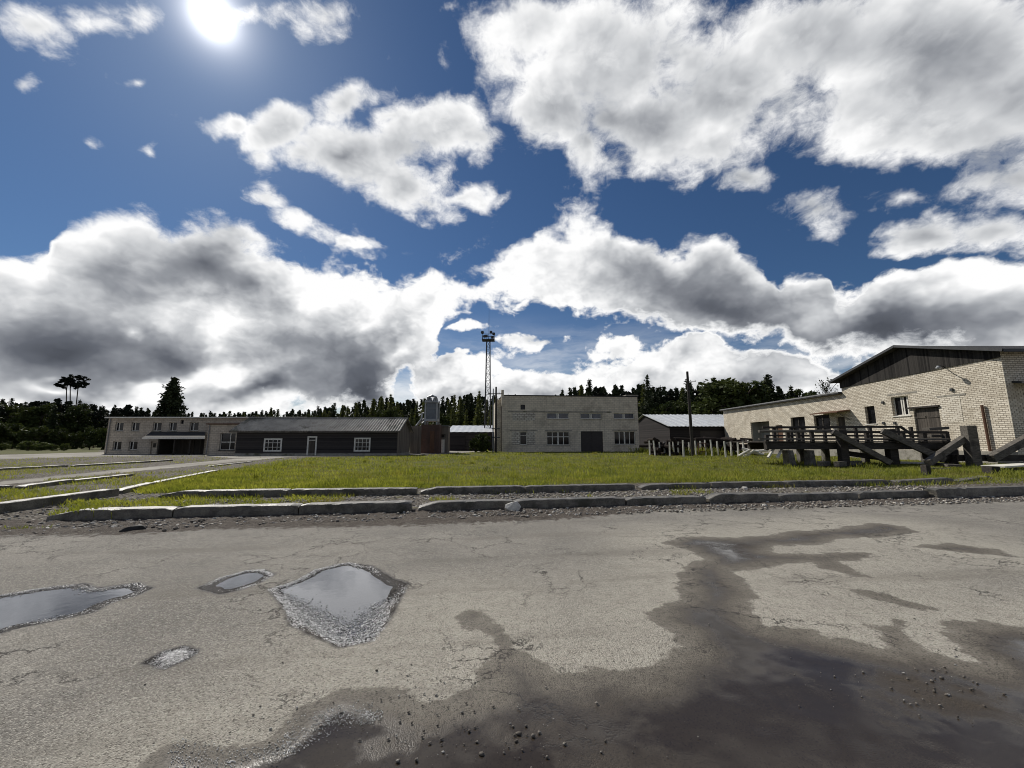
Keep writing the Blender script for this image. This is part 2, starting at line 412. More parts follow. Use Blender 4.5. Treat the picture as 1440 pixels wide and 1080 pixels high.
def leaf_mat(name, c1, c2, trans=0.0, scale=0.6, dry=None):
    m, b, bs, pos, out = new_mat(name)
    n = b.noise(pos, scale, 5, 0.6)
    oi = b.n('ShaderNodeObjectInfo').outputs['Random']
    f = b.math('MULTIPLY_ADD', oi, 0.35, b.mapr(n, 0.3, 0.7, 0.0, 0.8))
    col = b.mix(f, (*c1, 1), (*c2, 1))
    if dry: col = b.mix(b.mapr(b.noise(pos, 0.33, 6, 0.7), 0.50, 0.66, 0, 0.7), col, (*dry, 1))
    b.set(bs.inputs['Base Color'], col); b.set(bs.inputs['Roughness'], 0.7); b.set(bs.inputs['Specular IOR Level'], 0.15)
    if trans:
        tr = b.n('ShaderNodeBsdfTranslucent', Color=b.mix(1.0, col, (1.5, 1.45, 0.8, 1), 'MULTIPLY'))
        mx = b.n('ShaderNodeMixShader', i0=trans)
        m.node_tree.links.new(bs.outputs[0], mx.inputs[1]); m.node_tree.links.new(tr.outputs[0], mx.inputs[2])
        m.node_tree.links.new(mx.outputs[0], out.inputs[0])
    return m

M = {}
M['concrete'] = rough_mat('weathered_concrete', (0.20, 0.185, 0.16), (0.40, 0.375, 0.32), 2.5, 0.9, 0.5, c3=(0.13, 0.125, 0.085), spec=0.2)
M['dark_concrete'] = rough_mat('damp_old_concrete', (0.05, 0.045, 0.038), (0.22, 0.205, 0.175), 2.5, 0.85, 0.5, c3=(0.06, 0.06, 0.04), spec=0.2)
M['kerb'] = rough_mat('old_kerb_concrete', (0.026, 0.023, 0.019), (0.190, 0.172, 0.140), 4.0, 0.46, 0.6, c3=(0.030, 0.029, 0.018), spec=0.6)
M['cream_brick'] = brick_mat('cream_silicate_brick', (0.80, 0.735, 0.61), (0.58, 0.52, 0.415), (0.19, 0.16, 0.125), 0.36, 0.15, 0.020, wear=(0.34, 0.285, 0.21), wear_amt=0.4, streak=0.3)
M['infill_brick'] = brick_mat('pale_infill_brick', (0.80, 0.75, 0.64), (0.70, 0.64, 0.53), (0.26, 0.22, 0.17), 0.40, 0.16, 0.022, wear_amt=0.15, streak=0.1)
M['hall_brick'] = brick_mat('greyish_hall_brick', (0.70, 0.625, 0.505), (0.59, 0.525, 0.425), (0.40, 0.35, 0.285), 0.65, 0.30, 0.022, wear=(0.22, 0.19, 0.155), wear_amt=0.55, streak=0.35)
M['hall_infill'] = brick_mat('pale_hall_infill', (0.70, 0.66, 0.58), (0.50, 0.46, 0.39), (0.24, 0.21, 0.18), 0.62, 0.30, 0.045, wear_amt=0.3, streak=0.2)
M['office_brick'] = brick_mat('tan_office_brick', (0.58, 0.51, 0.415), (0.47, 0.415, 0.335), (0.32, 0.275, 0.225), 0.5, 0.22, 0.022, wear=(0.20, 0.16, 0.13), wear_amt=0.5, streak=0.35)
M['red_brick'] = brick_mat('dark_red_brick', (0.16, 0.085, 0.065), (0.11, 0.065, 0.052), (0.09, 0.07, 0.06), 0.3, 0.11, 0.02, wear=(0.05, 0.04, 0.035), wear_amt=0.6)
M['dark_boards'] = plank_mat('dark_tarred_boards', (0.020, 0.018, 0.019), (0.060, 0.053, 0.050), 0.16, True)
M['black_boards'] = plank_mat('black_stained_boards', (0.018, 0.016, 0.017), (0.04, 0.035, 0.035), 0.2, True)
M['gable_boards'] = plank_mat('weathered_gable_boards', (0.005, 0.0045, 0.0045), (0.045, 0.041, 0.037), 0.14, False)
M['grey_boards'] = plank_mat('silver_grey_boards', (0.10, 0.085, 0.07), (0.21, 0.18, 0.15), 0.18, False)
M['door_boards'] = plank_mat('old_door_boards', (0.05, 0.043, 0.037), (0.11, 0.095, 0.08), 0.2, False)
M['old_timber'] = rough_mat('weathered_grey_timber', (0.050, 0.044, 0.038), (0.19, 0.172, 0.145), 2.0, 0.85, 0.6, stretch=(1, 6, 6), spec=0.2, c3=(0.05, 0.045, 0.04))
M['dark_timber'] = rough_mat('dark_creosoted_timber', (0.018, 0.015, 0.013), (0.070, 0.061, 0.052), 2.0, 0.8, 0.5, stretch=(1, 5, 5), spec=0.25)
M['pale_timber'] = rough_mat('sun_bleached_timber', (0.58, 0.55, 0.47), (0.80, 0.77, 0.68), 5.0, 0.85, 0.4, spec=0.2)
M['log'] = rough_mat('dark_bark', (0.010, 0.008, 0.007), (0.045, 0.034, 0.028), 6.0, 0.9, 0.7, spec=0.15)
M['rust'] = rough_mat('rusty_iron', (0.07, 0.035, 0.022), (0.16, 0.085, 0.05), 8.0, 0.75, 0.4, spec=0.3)
M['iron'] = rough_mat('dark_painted_iron', (0.03, 0.032, 0.035), (0.06, 0.062, 0.065), 4.0, 0.55, 0.1, spec=0.4)
M['galv'] = rough_mat('galvanised_sheet', (0.22, 0.23, 0.24), (0.38, 0.39, 0.40), 2.0, 0.45, 0.1, spec=0.5, metal=0.4, streak=0.3)
M['hopper'] = rough_mat('dull_blue_grey_sheet', (0.10, 0.115, 0.135), (0.17, 0.185, 0.21), 1.5, 0.5, 0.15, spec=0.4, streak=0.4)
M['white_paint'] = rough_mat('flaking_white_paint', (0.50, 0.48, 0.42), (0.80, 0.78, 0.72), 6.0, 0.6, 0.2, spec=0.4)
M['grey_trim'] = rough_mat('grey_zinc_trim', (0.14, 0.14, 0.14), (0.28, 0.28, 0.28), 3.0, 0.5, 0.1, spec=0.4)
M['dark_roof'] = rough_mat('bitumen_roof', (0.025, 0.025, 0.026), (0.06, 0.058, 0.055), 2.0, 0.85, 0.3, spec=0.3)
M['slate_roof'] = rough_mat('mossy_fibre_cement', (0.28, 0.26, 0.225), (0.50, 0.47, 0.41), 0.9, 0.7, 0.4, c3=(0.13, 0.125, 0.095), spec=0.25, streak=0.3)
M['white_roof'] = rough_mat('pale_metal_roof', (0.44, 0.46, 0.48), (0.60, 0.62, 0.64), 0.8, 0.38, 0.05, spec=0.5, streak=0.25)
M['rock'] = rough_mat('pale_granite', (0.40, 0.38, 0.33), (0.72, 0.70, 0.64), 9.0, 0.85, 0.6, spec=0.25)
M['dark_rock'] = rough_mat('dark_asphalt_lump', (0.02, 0.02, 0.02), (0.05, 0.048, 0.045), 12.0, 0.8, 0.6, spec=0.3)
M['gate_paint'] = rough_mat('grey_painted_gate', (0.20, 0.205, 0.19), (0.28, 0.285, 0.265), 1.2, 0.7, 0.1, spec=0.3, streak=0.4)
M['dark_gate'] = rough_mat('dark_brown_gate', (0.035, 0.030, 0.030), (0.06, 0.052, 0.05), 1.5, 0.6, 0.2, spec=0.3, stretch=(1, 1, 8))
M['dark_room'] = rough_mat('unlit_interior_wall', (0.06, 0.055, 0.05), (0.09, 0.085, 0.075), 1.0, 0.9, 0.0)
M['trunk'] = rough_mat('tree_bark', (0.05, 0.042, 0.034), (0.11, 0.09, 0.07), 3.0, 0.9, 0.6, spec=0.15, stretch=(3, 3, 0.6))
M['pine_trunk'] = rough_mat('pine_bark', (0.09, 0.055, 0.036), (0.17, 0.11, 0.075), 3.0, 0.9, 0.5, spec=0.15)
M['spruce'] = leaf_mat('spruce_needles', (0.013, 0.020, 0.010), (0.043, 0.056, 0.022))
M['far_spruce'] = leaf_mat('sunlit_conifer_needles', (0.042, 0.056, 0.020), (0.135, 0.148, 0.052), 0.22)  # paler copy of the spruce needles, sunlight on the crowns put into the colour
M['pine'] = leaf_mat('pine_needles', (0.008, 0.011, 0.007), (0.020, 0.026, 0.014))
M['leaves'] = leaf_mat('dark_broad_leaves', (0.022, 0.032, 0.010), (0.058, 0.074, 0.022), 0.14)
M['bush'] = leaf_mat('bright_willow_leaves', (0.050, 0.068, 0.022), (0.10, 0.125, 0.042), 0.25)
M['grass'] = leaf_mat('grass_blades', (0.096, 0.128, 0.020), (0.285, 0.298, 0.066), 0.48, 0.7, (0.24, 0.205, 0.075))

def glass(name, col, rough=0.06, spec=0.5):
    m, b, bs, pos, out = new_mat(name)
    n = b.noise(pos, 1.3, 3, 0.5)
    b.set(bs.inputs['Base Color'], b.mix(b.mapr(n, 0.4, 0.65), (*col, 1), (col[0] * 2.2, col[1] * 2.2, col[2] * 2.2, 1)))
    b.set(bs.inputs['Roughness'], rough); b.set(bs.inputs['Specular IOR Level'], spec)
    b.set(bs.inputs['Normal'], b.n('ShaderNodeBump', Strength=0.06, Distance=0.05, Height=b.noise(pos, 0.8, 2)).outputs[0])
    return m
M['glass'] = glass('dark_window_glass', (0.008, 0.008, 0.009), 0.08, 0.28)
M['blue_glass'] = glass('bluish_window_glass', (0.030, 0.034, 0.048), 0.12)

# ------------------------------------------------------------------ ground and road
def poly_sdf(X, Y, poly):
    """signed distance, positive inside"""
    best = np.full(X.shape, 1e9); inside = np.zeros(X.shape, bool)
    n = len(poly)
    for i in range(n):
        (x0, y0), (x1, y1) = poly[i], poly[(i + 1) % n]
        ex, ey = x1 - x0, y1 - y0
        t = np.clip(((X - x0) * ex + (Y - y0) * ey) / (ex * ex + ey * ey + 1e-12), 0, 1)
        best = np.minimum(best, (X - x0 - t * ex) ** 2 + (Y - y0 - t * ey) ** 2)
        c = ((y0 > Y) != (y1 > Y))
        xi = x0 + (Y - y0) / (ey if abs(ey) > 1e-12 else 1e-12) * ex
        inside ^= c & (X < xi)
    d = np.sqrt(best)
    return np.where(inside, d, -d)

def gp(pts): return [tuple(G(x, y))[:2] for x, y in pts]

def vnoise(X, Y, scale, seed, octaves=4):
    """value noise"""
    rs = np.random.RandomState(seed); T = rs.rand(256, 256); out = np.zeros(X.shape); amp, tot = 1.0, 0.0
    for o in range(octaves):
        x, y = X * scale * 2 ** o + 17.3 * o, Y * scale * 2 ** o + 5.1 * o
        xi, yi = np.floor(x).astype(int), np.floor(y).astype(int); fx, fy = x - xi, y - yi
        fx, fy = fx * fx * (3 - 2 * fx), fy * fy * (3 - 2 * fy)
        a, b_, c, d = T[xi % 256, yi % 256], T[(xi + 1) % 256, yi % 256], T[xi % 256, (yi + 1) % 256], T[(xi + 1) % 256, (yi + 1) % 256]
        out += amp * ((a * (1 - fx) + b_ * fx) * (1 - fy) + (c * (1 - fx) + d * fx) * fy); tot += amp; amp *= 0.5
    return out / tot - 0.5

def sstep(a, b, x):
    t = np.clip((x - a) / (b - a), 0, 1); return t * t * (3 - 2 * t)

K0, K1 = G(60, 736), G(1440, 698)                      # foot of the near kerb row
KANG = math.atan2(K1.y - K0.y, K1.x - K0.x)
KE, KN = Vector((math.cos(KANG), math.sin(KANG), 0)), Vector((-math.sin(KANG), math.cos(KANG), 0))
def kdist(X, Y): return (X - K0.x) * KN.x + (Y - K0.y) * KN.y   # beyond the kerb foot > 0

WET = [[(300, 1300), (460, 1080), (492, 1010), (480, 973), (533, 966), (586, 982), (603, 996), (640, 980), (677, 962), (672, 943), (681, 929), (700, 914),
        (690, 900), (655, 885), (640, 869), (668, 858), (705, 880), (723, 909), (748, 924), (772, 936), (797, 948), (832, 939), (868, 943), (895, 943), (929, 925), (959, 911), (948, 895),
        (931, 887), (903, 872), (930, 850), (959, 838), (952, 815), (962, 798), (988, 787), (965, 773), (930, 765), (960, 755), (1030, 757), (1082, 754), (1108, 748), (1167, 745), (1227, 736), (1275, 741),
        (1293, 750), (1249, 756), (1182, 758), (1160, 767), (1090, 769), (1086, 778), (1145, 780), (1197, 777), (1230, 779), (1216, 789), (1182, 791), (1197, 802),
        (1223, 813), (1197, 813), (1167, 804), (1138, 793), (1108, 794), (1070, 801), (1034, 806), (1050, 820), (1067, 839), (1053, 861), (1082, 882), (1115, 884), (1145, 887), (1167, 900),
        (1205, 904), (1234, 911), (1250, 900), (1222, 884), (1267, 874), (1282, 900), (1300, 917), (1364, 932), (1345, 912), (1330, 898), (1328, 876), (1378, 873), (1441, 884), (1700, 905), (2300, 1300)],
       [(1285, 770), (1301, 766), (1338, 765), (1404, 774), (1425, 784), (1375, 780), (1330, 776)],
       [(1188, 828), (1225, 832), (1264, 843), (1330, 862), (1300, 864), (1260, 853), (1219, 839)],
       [(100, 1300), (190, 1080), (218, 1055), (253, 1041), (299, 1047), (334, 1052), (380, 1038), (398, 1017), (422, 999), (480, 970), (520, 975), (600, 1000), (700, 975), (860, 1000), (1000, 1300)]]
PUD = [[(-260, 870), (-120, 850), (0, 837), (63, 826), (120, 820), (141, 826), (197, 819), (217, 827), (197, 838), (158, 848), (134, 862), (70, 876), (21, 886), (0, 893), (-120, 910), (-260, 925)],
       [(274, 828), (306, 813), (345, 802), (373, 800), (389, 807), (373, 818), (338, 831), (306, 838)],
       [(375, 829), (415, 817), (443, 801), (472, 794), (490, 791), (526, 796), (557, 815), (575, 821), (568, 837), (550, 873), (526, 901), (480, 913), (440, 897), (408, 881), (398, 856)],
       [(195, 936), (225, 918), (260, 909), (283, 915), (267, 930), (229, 944)]]
DIRT = [(-900, 800), (-200, 768), (0, 758), (150, 756), (300, 747), (480, 744), (600, 741), (700, 737), (800, 732), (890, 724), (940, 719), (1100, 715), (1250, 711), (1440, 706), (1900, 700),
        (1900, 670), (1440, 680), (700, 690), (0, 700), (-900, 720)]

def axis(parts):
    out = []
    for a, b_, s in parts: out += list(np.arange(a, b_, s))
    return np.array(out)

def grid_mesh(name, xs, ys, zf, mat, attrs):
    X, Y = np.meshgrid(xs, ys); nx, ny = len(xs), len(ys)
    at = attrs(X, Y); Z = zf(X, Y, at)
    i = (np.arange(ny - 1)[:, None] * nx + np.arange(nx - 1)[None, :]).ravel()
    Fc = np.stack([i, i + 1, i + nx + 1, i + nx], 1)
    V = np.stack([X.ravel(), Y.ravel(), Z.ravel()], 1)
    return V, Fc, {k: v.ravel() for k, v in at.items()}

def asphalt_material():
    m, b, bs, pos, out = new_mat('worn_wet_asphalt')
    A = lambda n: b.n('ShaderNodeAttribute', {'attribute_name': n}).outputs['Fac']
    fine = b.noise(pos, 55.0, 4, 0.75)
    mid = b.noise(pos, 6.0, 6, 0.7)
    big = b.noise(pos, 0.55, 5, 0.6)
    grit = b.n('ShaderNodeTexVoronoi', {'feature': 'F1'}, Vector=pos, Scale=125.0, Randomness=1.0)
    gcol = b.n('ShaderNodeSeparateColor', i0=grit.outputs[1]).outputs[0]
    # dry surface: bleached asphalt with pale grit
    col = b.mix(b.mapr(big, 0.35, 0.65), (0.172, 0.162, 0.144, 1), (0.268, 0.251, 0.219, 1))
    col = b.mix(b.math('MULTIPLY', b.mapr(A('wet'), -1.8, -0.1), 0.75), col, (0.42, 0.392, 0.328, 1))
    col = b.mix(b.mapr(mid, 0.42, 0.75, 0, 0.55), col, (0.20, 0.18, 0.15, 1))
    col = b.mix(b.mapr(gcol, 0.66, 0.93, 0, 0.6), col, (0.52, 0.49, 0.42, 1))
    col = b.mix(b.mapr(gcol, 0.24, 0.05, 0, 0.75), col, (0.085, 0.075, 0.064, 1))
    sep_ = b.n('ShaderNodeSeparateXYZ', i0=pos)
    track = b.noise(b.n('ShaderNodeCombineXYZ', i0=b.math('MULTIPLY', sep_.outputs[0], 0.10), i1=b.math('MULTIPLY_ADD', sep_.outputs[0], -0.16, sep_.outputs[1]), i2=0.0).outputs[0], 1.3, 5, 0.6)
    col = b.mix(b.mapr(track, 0.52, 0.68, 0, 0.42), col, (0.15, 0.135, 0.112, 1))
    col = b.mix(b.mapr(fine, 0.52, 0.7, 0, 0.5), col, (0.13, 0.12, 0.10, 1))
    # cracks
    wv = b.vmath('ADD', pos, b.vmath('SCALE', b.vmath('SUBTRACT', b.noise(pos, 1.7, 5, 0.7, col=True), (0.5, 0.5, 0.5)), scale=0.9))
    ck = b.n('ShaderNodeTexVoronoi', {'feature': 'DISTANCE_TO_EDGE'}, Vector=b.n('ShaderNodeMapping', Vector=wv, Scale=(1.0, 1.35, 1.0)).outputs[0], Scale=1.05).outputs[0]
    ckm = b.math('MULTIPLY', b.mapr(ck, 0.016, 0.004), b.mapr(b.noise(pos, 0.55, 3, 0.6), 0.46, 0.58))
    ck2 = b.n('ShaderNodeTexVoronoi', {'feature': 'DISTANCE_TO_EDGE'}, Vector=wv, Scale=3.6).outputs[0]
    ckm2 = b.math('MULTIPLY', b.mapr(ck2, 0.03, 0.008), b.mapr(b.noise(pos, 0.9, 4, 0.6), 0.55, 0.64))
    ckm = b.math('MAXIMUM', ckm, b.math('MULTIPLY', ckm2, 0.8))
    # dirt washed over the edge near the kerb
    dn = b.math('MULTIPLY_ADD', b.math('SUBTRACT', mid, 0.5), 1.1, A('dirt'))
    dirt = b.mapr(dn, -0.02, 0.22)
    dcol = b.mix(b.mapr(fine, 0.38, 0.62), (0.034, 0.026, 0.021, 1), (0.125, 0.102, 0.082, 1))
    dcol = b.mix(b.mapr(mid, 0.45, 0.6, 0, 0.6), dcol, (0.06, 0.047, 0.037, 1))
    dcol = b.mix(b.mapr(gcol, 0.75, 0.97, 0, 0.6), dcol, (0.36, 0.33, 0.28, 1))
    col = b.mix(b.math('MULTIPLY', ckm, 0.85), col, (0.05, 0.045, 0.04, 1))
    col = b.mix(dirt, col, dcol)
    # wetness: the outline is ragged, the soaked part is dark brown with a film on it
    rag = b.math('MULTIPLY_ADD', b.math('SUBTRACT', b.noise(pos, 3.0, 8, 0.68), 0.5), 0.42, A('wet'))
    rag = b.math('MULTIPLY_ADD', b.math('SUBTRACT', fine, 0.5), 0.06, rag)
    wet = b.math('MULTIPLY_ADD', b.mapr(rag, -0.02, 0.03), 0.6, b.math('MULTIPLY', b.mapr(rag, -0.05, 0.45), 0.4))
    film = b.math('MULTIPLY', b.mapr(rag, 0.12, 0.50), b.mapr(b.noise(pos, 0.85, 5, 0.6), 0.33, 0.50))
    pr = b.math('MULTIPLY_ADD', b.math('SUBTRACT', mid, 0.5), 0.10, A('puddle'))
    pw = b.mapr(pr, -0.03, 0.03)
    allwet = b.math('MAXIMUM', wet, pw)
    wcol = b.mix(1.0, col, (0.155, 0.129, 0.106, 1), 'MULTIPLY')
    wcol = b.mix(b.math('MULTIPLY', film, 0.75), wcol, (0.034, 0.0265, 0.0195, 1))
    col = b.mix(allwet, col, wcol)
    b.set(bs.inputs['Base Color'], col)
    r = b.math('MULTIPLY_ADD', allwet, -0.24, 0.92)
    r = b.math('MULTIPLY_ADD', film, -0.60, r)
    r = b.math('MULTIPLY_ADD', pw, -0.45, r)
    b.set(bs.inputs['Roughness'], b.math('MAXIMUM', r, 0.09))
    b.set(bs.inputs['Specular IOR Level'], b.math('MULTIPLY_ADD', allwet, 0.12, 0.22))
    h = b.math('MULTIPLY_ADD', b.math('SUBTRACT', 0.5, grit.outputs[0]), 1.1, b.math('MULTIPLY', fine, 0.7))
    h = b.math('MULTIPLY_ADD', mid, 0.8, h)
    h = b.math('MULTIPLY_ADD', ckm, -2.5, h)
    st = b.math('MULTIPLY_ADD', film, -0.30, b.math('MULTIPLY_ADD', wet, -0.30, 0.62))
    st = b.math('MULTIPLY_ADD', dirt, 0.25, st)
    st = b.math('MULTIPLY_ADD', pw, 0.55, st, clamp=True)
    b.set(bs.inputs['Normal'], b.n('ShaderNodeBump', Strength=st, Distance=0.010, Height=h).outputs[0])
    return m

def build_road():
    wets, puds, dirt = [gp(p) for p in WET], [gp(p) for p in PUD], gp(DIRT)
    def attrs(X, Y):
        a = {}
        a['wet'] = np.max([poly_sdf(X, Y, p) * f for p, f in zip(wets, (1, 1, 1, 1.7))], 0)
        a['puddle'] = np.max([poly_sdf(X, Y, p) for p in puds], 0)
        a['deep'] = np.max([poly_sdf(X, Y, p) for p in puds[:3]], 0)
        a['dirt'] = poly_sdf(X, Y, dirt)
        return a
    def zf(X, Y, a):
        z = 0.010 * vnoise(X, Y, 0.9, 3, 3) + 0.007 * vnoise(X, Y, 5.0, 4, 3) + 0.012
        edge = a['deep'] + 0.12 * vnoise(X, Y, 2.2, 5, 4) + 0.05 * vnoise(X, Y, 9.0, 6, 3)
        dep = sstep(0.02, 0.50, edge)
        z = z - 0.036 * dep - 0.010 * sstep(-0.25, 0.1, a['deep'])
        z = z + sstep(-0.05, 0.5, a['dirt']) * (0.025 + 0.07 * vnoise(X, Y, 2.5, 8, 5) + 0.05 * vnoise(X, Y, 9.0, 9, 2))
        far = np.maximum(np.abs(X) - 22, 0)
        return z - 0.0 * far
    # the far edge of the sheet follows the kerb, so the rows fan with it
    xs = axis([(-60, -16, 0.8), (-16, -6, 0.07), (-6, 6, 0.04), (6, 16, 0.07), (16, 60.1, 0.8)])
    rows = axis([(-14, 1.2, 0.6), (1.2, 4.0, 0.03), (4.0, 7.0, 0.045), (7.0, 11.01, 0.06)])
    X, T = np.meshgrid(xs, rows)
    yk = K0.y + (X - K0.x) * math.tan(KANG) + 0.25          # kerb foot at this X
    Y = np.where(T < 2.0, T, 2.0 + (T - 2.0) * (np.maximum(yk, 4.5) - 2.0) / 9.0)
    a = attrs(X, Y); Z = zf(X, Y, a)
    nx, ny = len(xs), len(rows)
    i = (np.arange(ny - 1)[:, None] * nx + np.arange(nx - 1)[None, :]).ravel()
    Fc = np.stack([i, i + 1, i + nx + 1, i + nx], 1)
    o = np_mesh('road', np.stack([X.ravel(), Y.ravel(), Z.ravel()], 1), Fc, asphalt_material(), attrs={k: v.ravel() for k, v in a.items() if k != 'deep'}, smooth=True)
    tag(o, kind='structure')
    # rain water standing in the hollows
    m, b, bs, pos, out = new_mat('rain_water')
    t = m.node_tree
    gl = b.n('ShaderNodeBsdfGlossy', Color=(0.95, 0.96, 1.0, 1), Roughness=0.02)
    tr = b.n('ShaderNodeBsdfTransparent', Color=(0.80, 0.78, 0.74, 1))
    bmp = b.n('ShaderNodeBump', Strength=0.05, Distance=0.02, Height=b.noise(pos, 5.0, 3, 0.5)).outputs[0]
    fr = b.n('ShaderNodeFresnel', IOR=1.6, Normal=bmp)
    t.links.new(bmp, gl.inputs['Normal'])
    mx = b.n('ShaderNodeMixShader', i0=b.math('MULTIPLY_ADD', fr.outputs[0], 1.5, 0.02, clamp=True))
    t.links.new(tr.outputs[0], mx.inputs[1]); t.links.new(gl.outputs[0], mx.inputs[2]); t.links.new(mx.outputs[0], out.inputs[0])
    for p in puds[:3]:
        c = Vector((sum(q[0] for q in p) / len(p), sum(q[1] for q in p) / len(p)))
        w = MB(); vs = [((q[0] - c.x) * 1.06 + c.x, (q[1] - c.y) * 1.06 + c.y, -0.004) for q in p]
        w.add(vs, [tuple(range(len(vs)))])
        o = w.build('puddle', m, base=(c.x, c.y, -0.004))
        if o.data.polygons[0].normal.z < 0: o.data.flip_normals()
        tag(o, kind='structure')

LAWN = [(-60, 668), (130, 690), (215, 697), (590, 688), (900, 680), (1260, 676), (1440, 671), (1900, 668), (1900, 655), (1440, 650), (1250, 645), (1060, 636), (905, 632), (700, 635.5), (590, 641),
        (440, 643), (390, 648), (330, 662), (235, 674), (160, 690), (60, 690)]
LAWN_M = [(235, 694), (590, 688), (900, 680), (1260, 676), (1440, 671), (1900, 668), (1900, 655), (1440, 650), (1250, 643), (1060, 634), (905, 631), (700, 634), (600, 640.5), (440, 643.5), (395, 648), (330, 660), (255, 671), (170, 688), (190, 697)]
FARLAWN = [(-400, 645), (0, 639.5), (140, 637), (140, 631), (0, 631), (-400, 632)]
YARD = [[(-400, 655), (0, 646), (140, 642), (290, 641.5), (330, 645), (420, 642.5), (580, 640), (640, 637), (700, 634.5), (700, 630), (580, 634), (140, 636), (0, 640), (-400, 646)],
        [(-200, 704), (0, 683), (120, 670), (240, 658.5), (330, 650), (410, 642.5), (330, 645.5), (240, 654), (120, 665.5), (0, 678), (-200, 698)]]

def ground_material():
    m, b, bs, pos, out = new_mat('gravelly_ground')
    A = lambda n: b.n('ShaderNodeAttribute', {'attribute_name': n}).outputs['Fac']
    fine = b.noise(pos, 30.0, 4, 0.75); mid = b.noise(pos, 2.2, 6, 0.65); big = b.noise(pos, 0.25, 4, 0.6)
    grit = b.n('ShaderNodeTexVoronoi', {'feature': 'F1'}, Vector=pos, Scale=22.0)
    gc = b.n('ShaderNodeSeparateColor', i0=grit.outputs[1]).outputs[0]
    soil = b.mix(b.mapr(fine, 0.35, 0.65), (0.036, 0.029, 0.022, 1), (0.125, 0.108, 0.088, 1))
    soil = b.mix(b.mapr(gc, 0.7, 0.95, 0, 0.7), soil, (0.38, 0.355, 0.31, 1))
    green = b.mix(b.mapr(fine, 0.35, 0.65), (0.045, 0.050, 0.012, 1), (0.12, 0.12, 0.032, 1))
    green = b.mix(b.mapr(mid, 0.5, 0.72, 0, 0.5), green, (0.14, 0.13, 0.05, 1))
    col = b.mix(b.math('MULTIPLY', b.mapr(mid, 0.54, 0.66), 0.75), soil, green)
    lw = b.math('MULTIPLY_ADD', b.math('SUBTRACT', mid, 0.5), 2.4, A('lawn'))
    col = b.mix(b.mapr(lw, -0.3, 0.3), col, green)
    yr = b.math('MULTIPLY_ADD', b.math('SUBTRACT', mid, 0.5), 1.6, A('yard'))
    ycol = b.mix(b.mapr(big, 0.35, 0.65), (0.25, 0.232, 0.20, 1), (0.38, 0.358, 0.31, 1))
    ycol = b.mix(b.mapr(mid, 0.5, 0.75, 0, 0.5), ycol, (0.22, 0.205, 0.17, 1))
    col = b.mix(b.mapr(yr, -0.15, 0.2), col, ycol)
    b.set(bs.inputs['Base Color'], col); b.set(bs.inputs['Roughness'], 0.92); b.set(bs.inputs['Specular IOR Level'], 0.15)
    h = b.math('MULTIPLY_ADD', b.math('SUBTRACT', 0.5, grit.outputs[0]), 0.5, fine)
    b.set(bs.inputs['Normal'], b.n('ShaderNodeBump', Strength=0.8, Distance=0.03, Height=h).outputs[0])
    return m

def build_ground():
    lawn, fl, yards = gp(LAWN_M), gp(FARLAWN), [gp(p) for p in YARD]
    xs = np.concatenate([-np.geomspace(4000, 62, 26), axis([(-60, -20, 0.5), (-20, 40, 0.25), (40, 62, 0.6)]), np.geomspace(64, 4000, 26)])
    ys = np.concatenate([-np.geomspace(400, 7, 12), axis([(-6, 6, 1.0), (6, 26, 0.16), (26, 60, 0.4), (60, 110, 1.2)]), np.geomspace(112, 4500, 30)])
    def attrs(X, Y):
        return {'lawn': np.clip(np.maximum(poly_sdf(X, Y, lawn), np.maximum(poly_sdf(X, Y, fl), np.where(Y > 78, 3, -9))), -9, 9), 'yard': np.clip(np.max([poly_sdf(X, Y, p) for p in yards], 0), -9, 9)}
    def zf(X, Y, a):
        k = kdist(X, Y)
        z = 0.05 * vnoise(X, Y, 0.5, 11, 4) + 0.03 * vnoise(X, Y, 2.3, 12, 3)
        z *= np.clip(1 - a['yard'], 0, 1) * (Y < 100)
        z = z - 0.16 * sstep(-0.1, -0.7, k) + 0.02 * sstep(-0.1, 0.3, k)
        return z
    V, Fc, at = grid_mesh('ground', xs, ys, zf, None, attrs)
    tag(np_mesh('ground', V, Fc, ground_material(), attrs=at, smooth=True), kind='structure')

build_road()
build_ground()

# ------------------------------------------------------------------ buildings
class Facade:
    """a vertical wall plane: origin on the ground, running along angle ang (seen from outside: left to right)"""
    def __init__(s, O, ang):
        s.O = Vector((O[0], O[1], 0)); s.e = Vector((math.cos(ang), math.sin(ang), 0)); s.n = Vector((math.sin(ang), -math.cos(ang), 0)); s.ang = ang
    def sz(s, px, py):
        """photo pixel -> (distance along the wall, height)"""
        u, v = (px - 720) / F_PX, (540 - py) / F_PX
        d = Vector((u, CP - v * SP, SP + v * CP)); c = Vector((0, 0, CAM_H))
        t = (s.O - c).dot(s.n) / d.dot(s.n)
        p = c + d * t
        return (p - s.O).dot(s.e), p.z
    def at(s, a, z, out=0.0): return s.O + s.e * a + Vector((0, 0, z)) + s.n * out
    def rect(s, x0, y0, x1, y1):
        """pixel box -> (a0, z0, a1, z1)"""
        a0, z1 = s.sz(x0, (y0)); a1, z0 = s.sz(x1, y1)
        a0b, _ = s.sz(x0, (y0 + y1) / 2); a1b, _ = s.sz(x1, (y0 + y1) / 2)
        _, zt = s.sz((x0 + x1) / 2, y0); _, zb = s.sz((x0 + x1) / 2, y1)
        return (a0b, zb, a1b, zt)

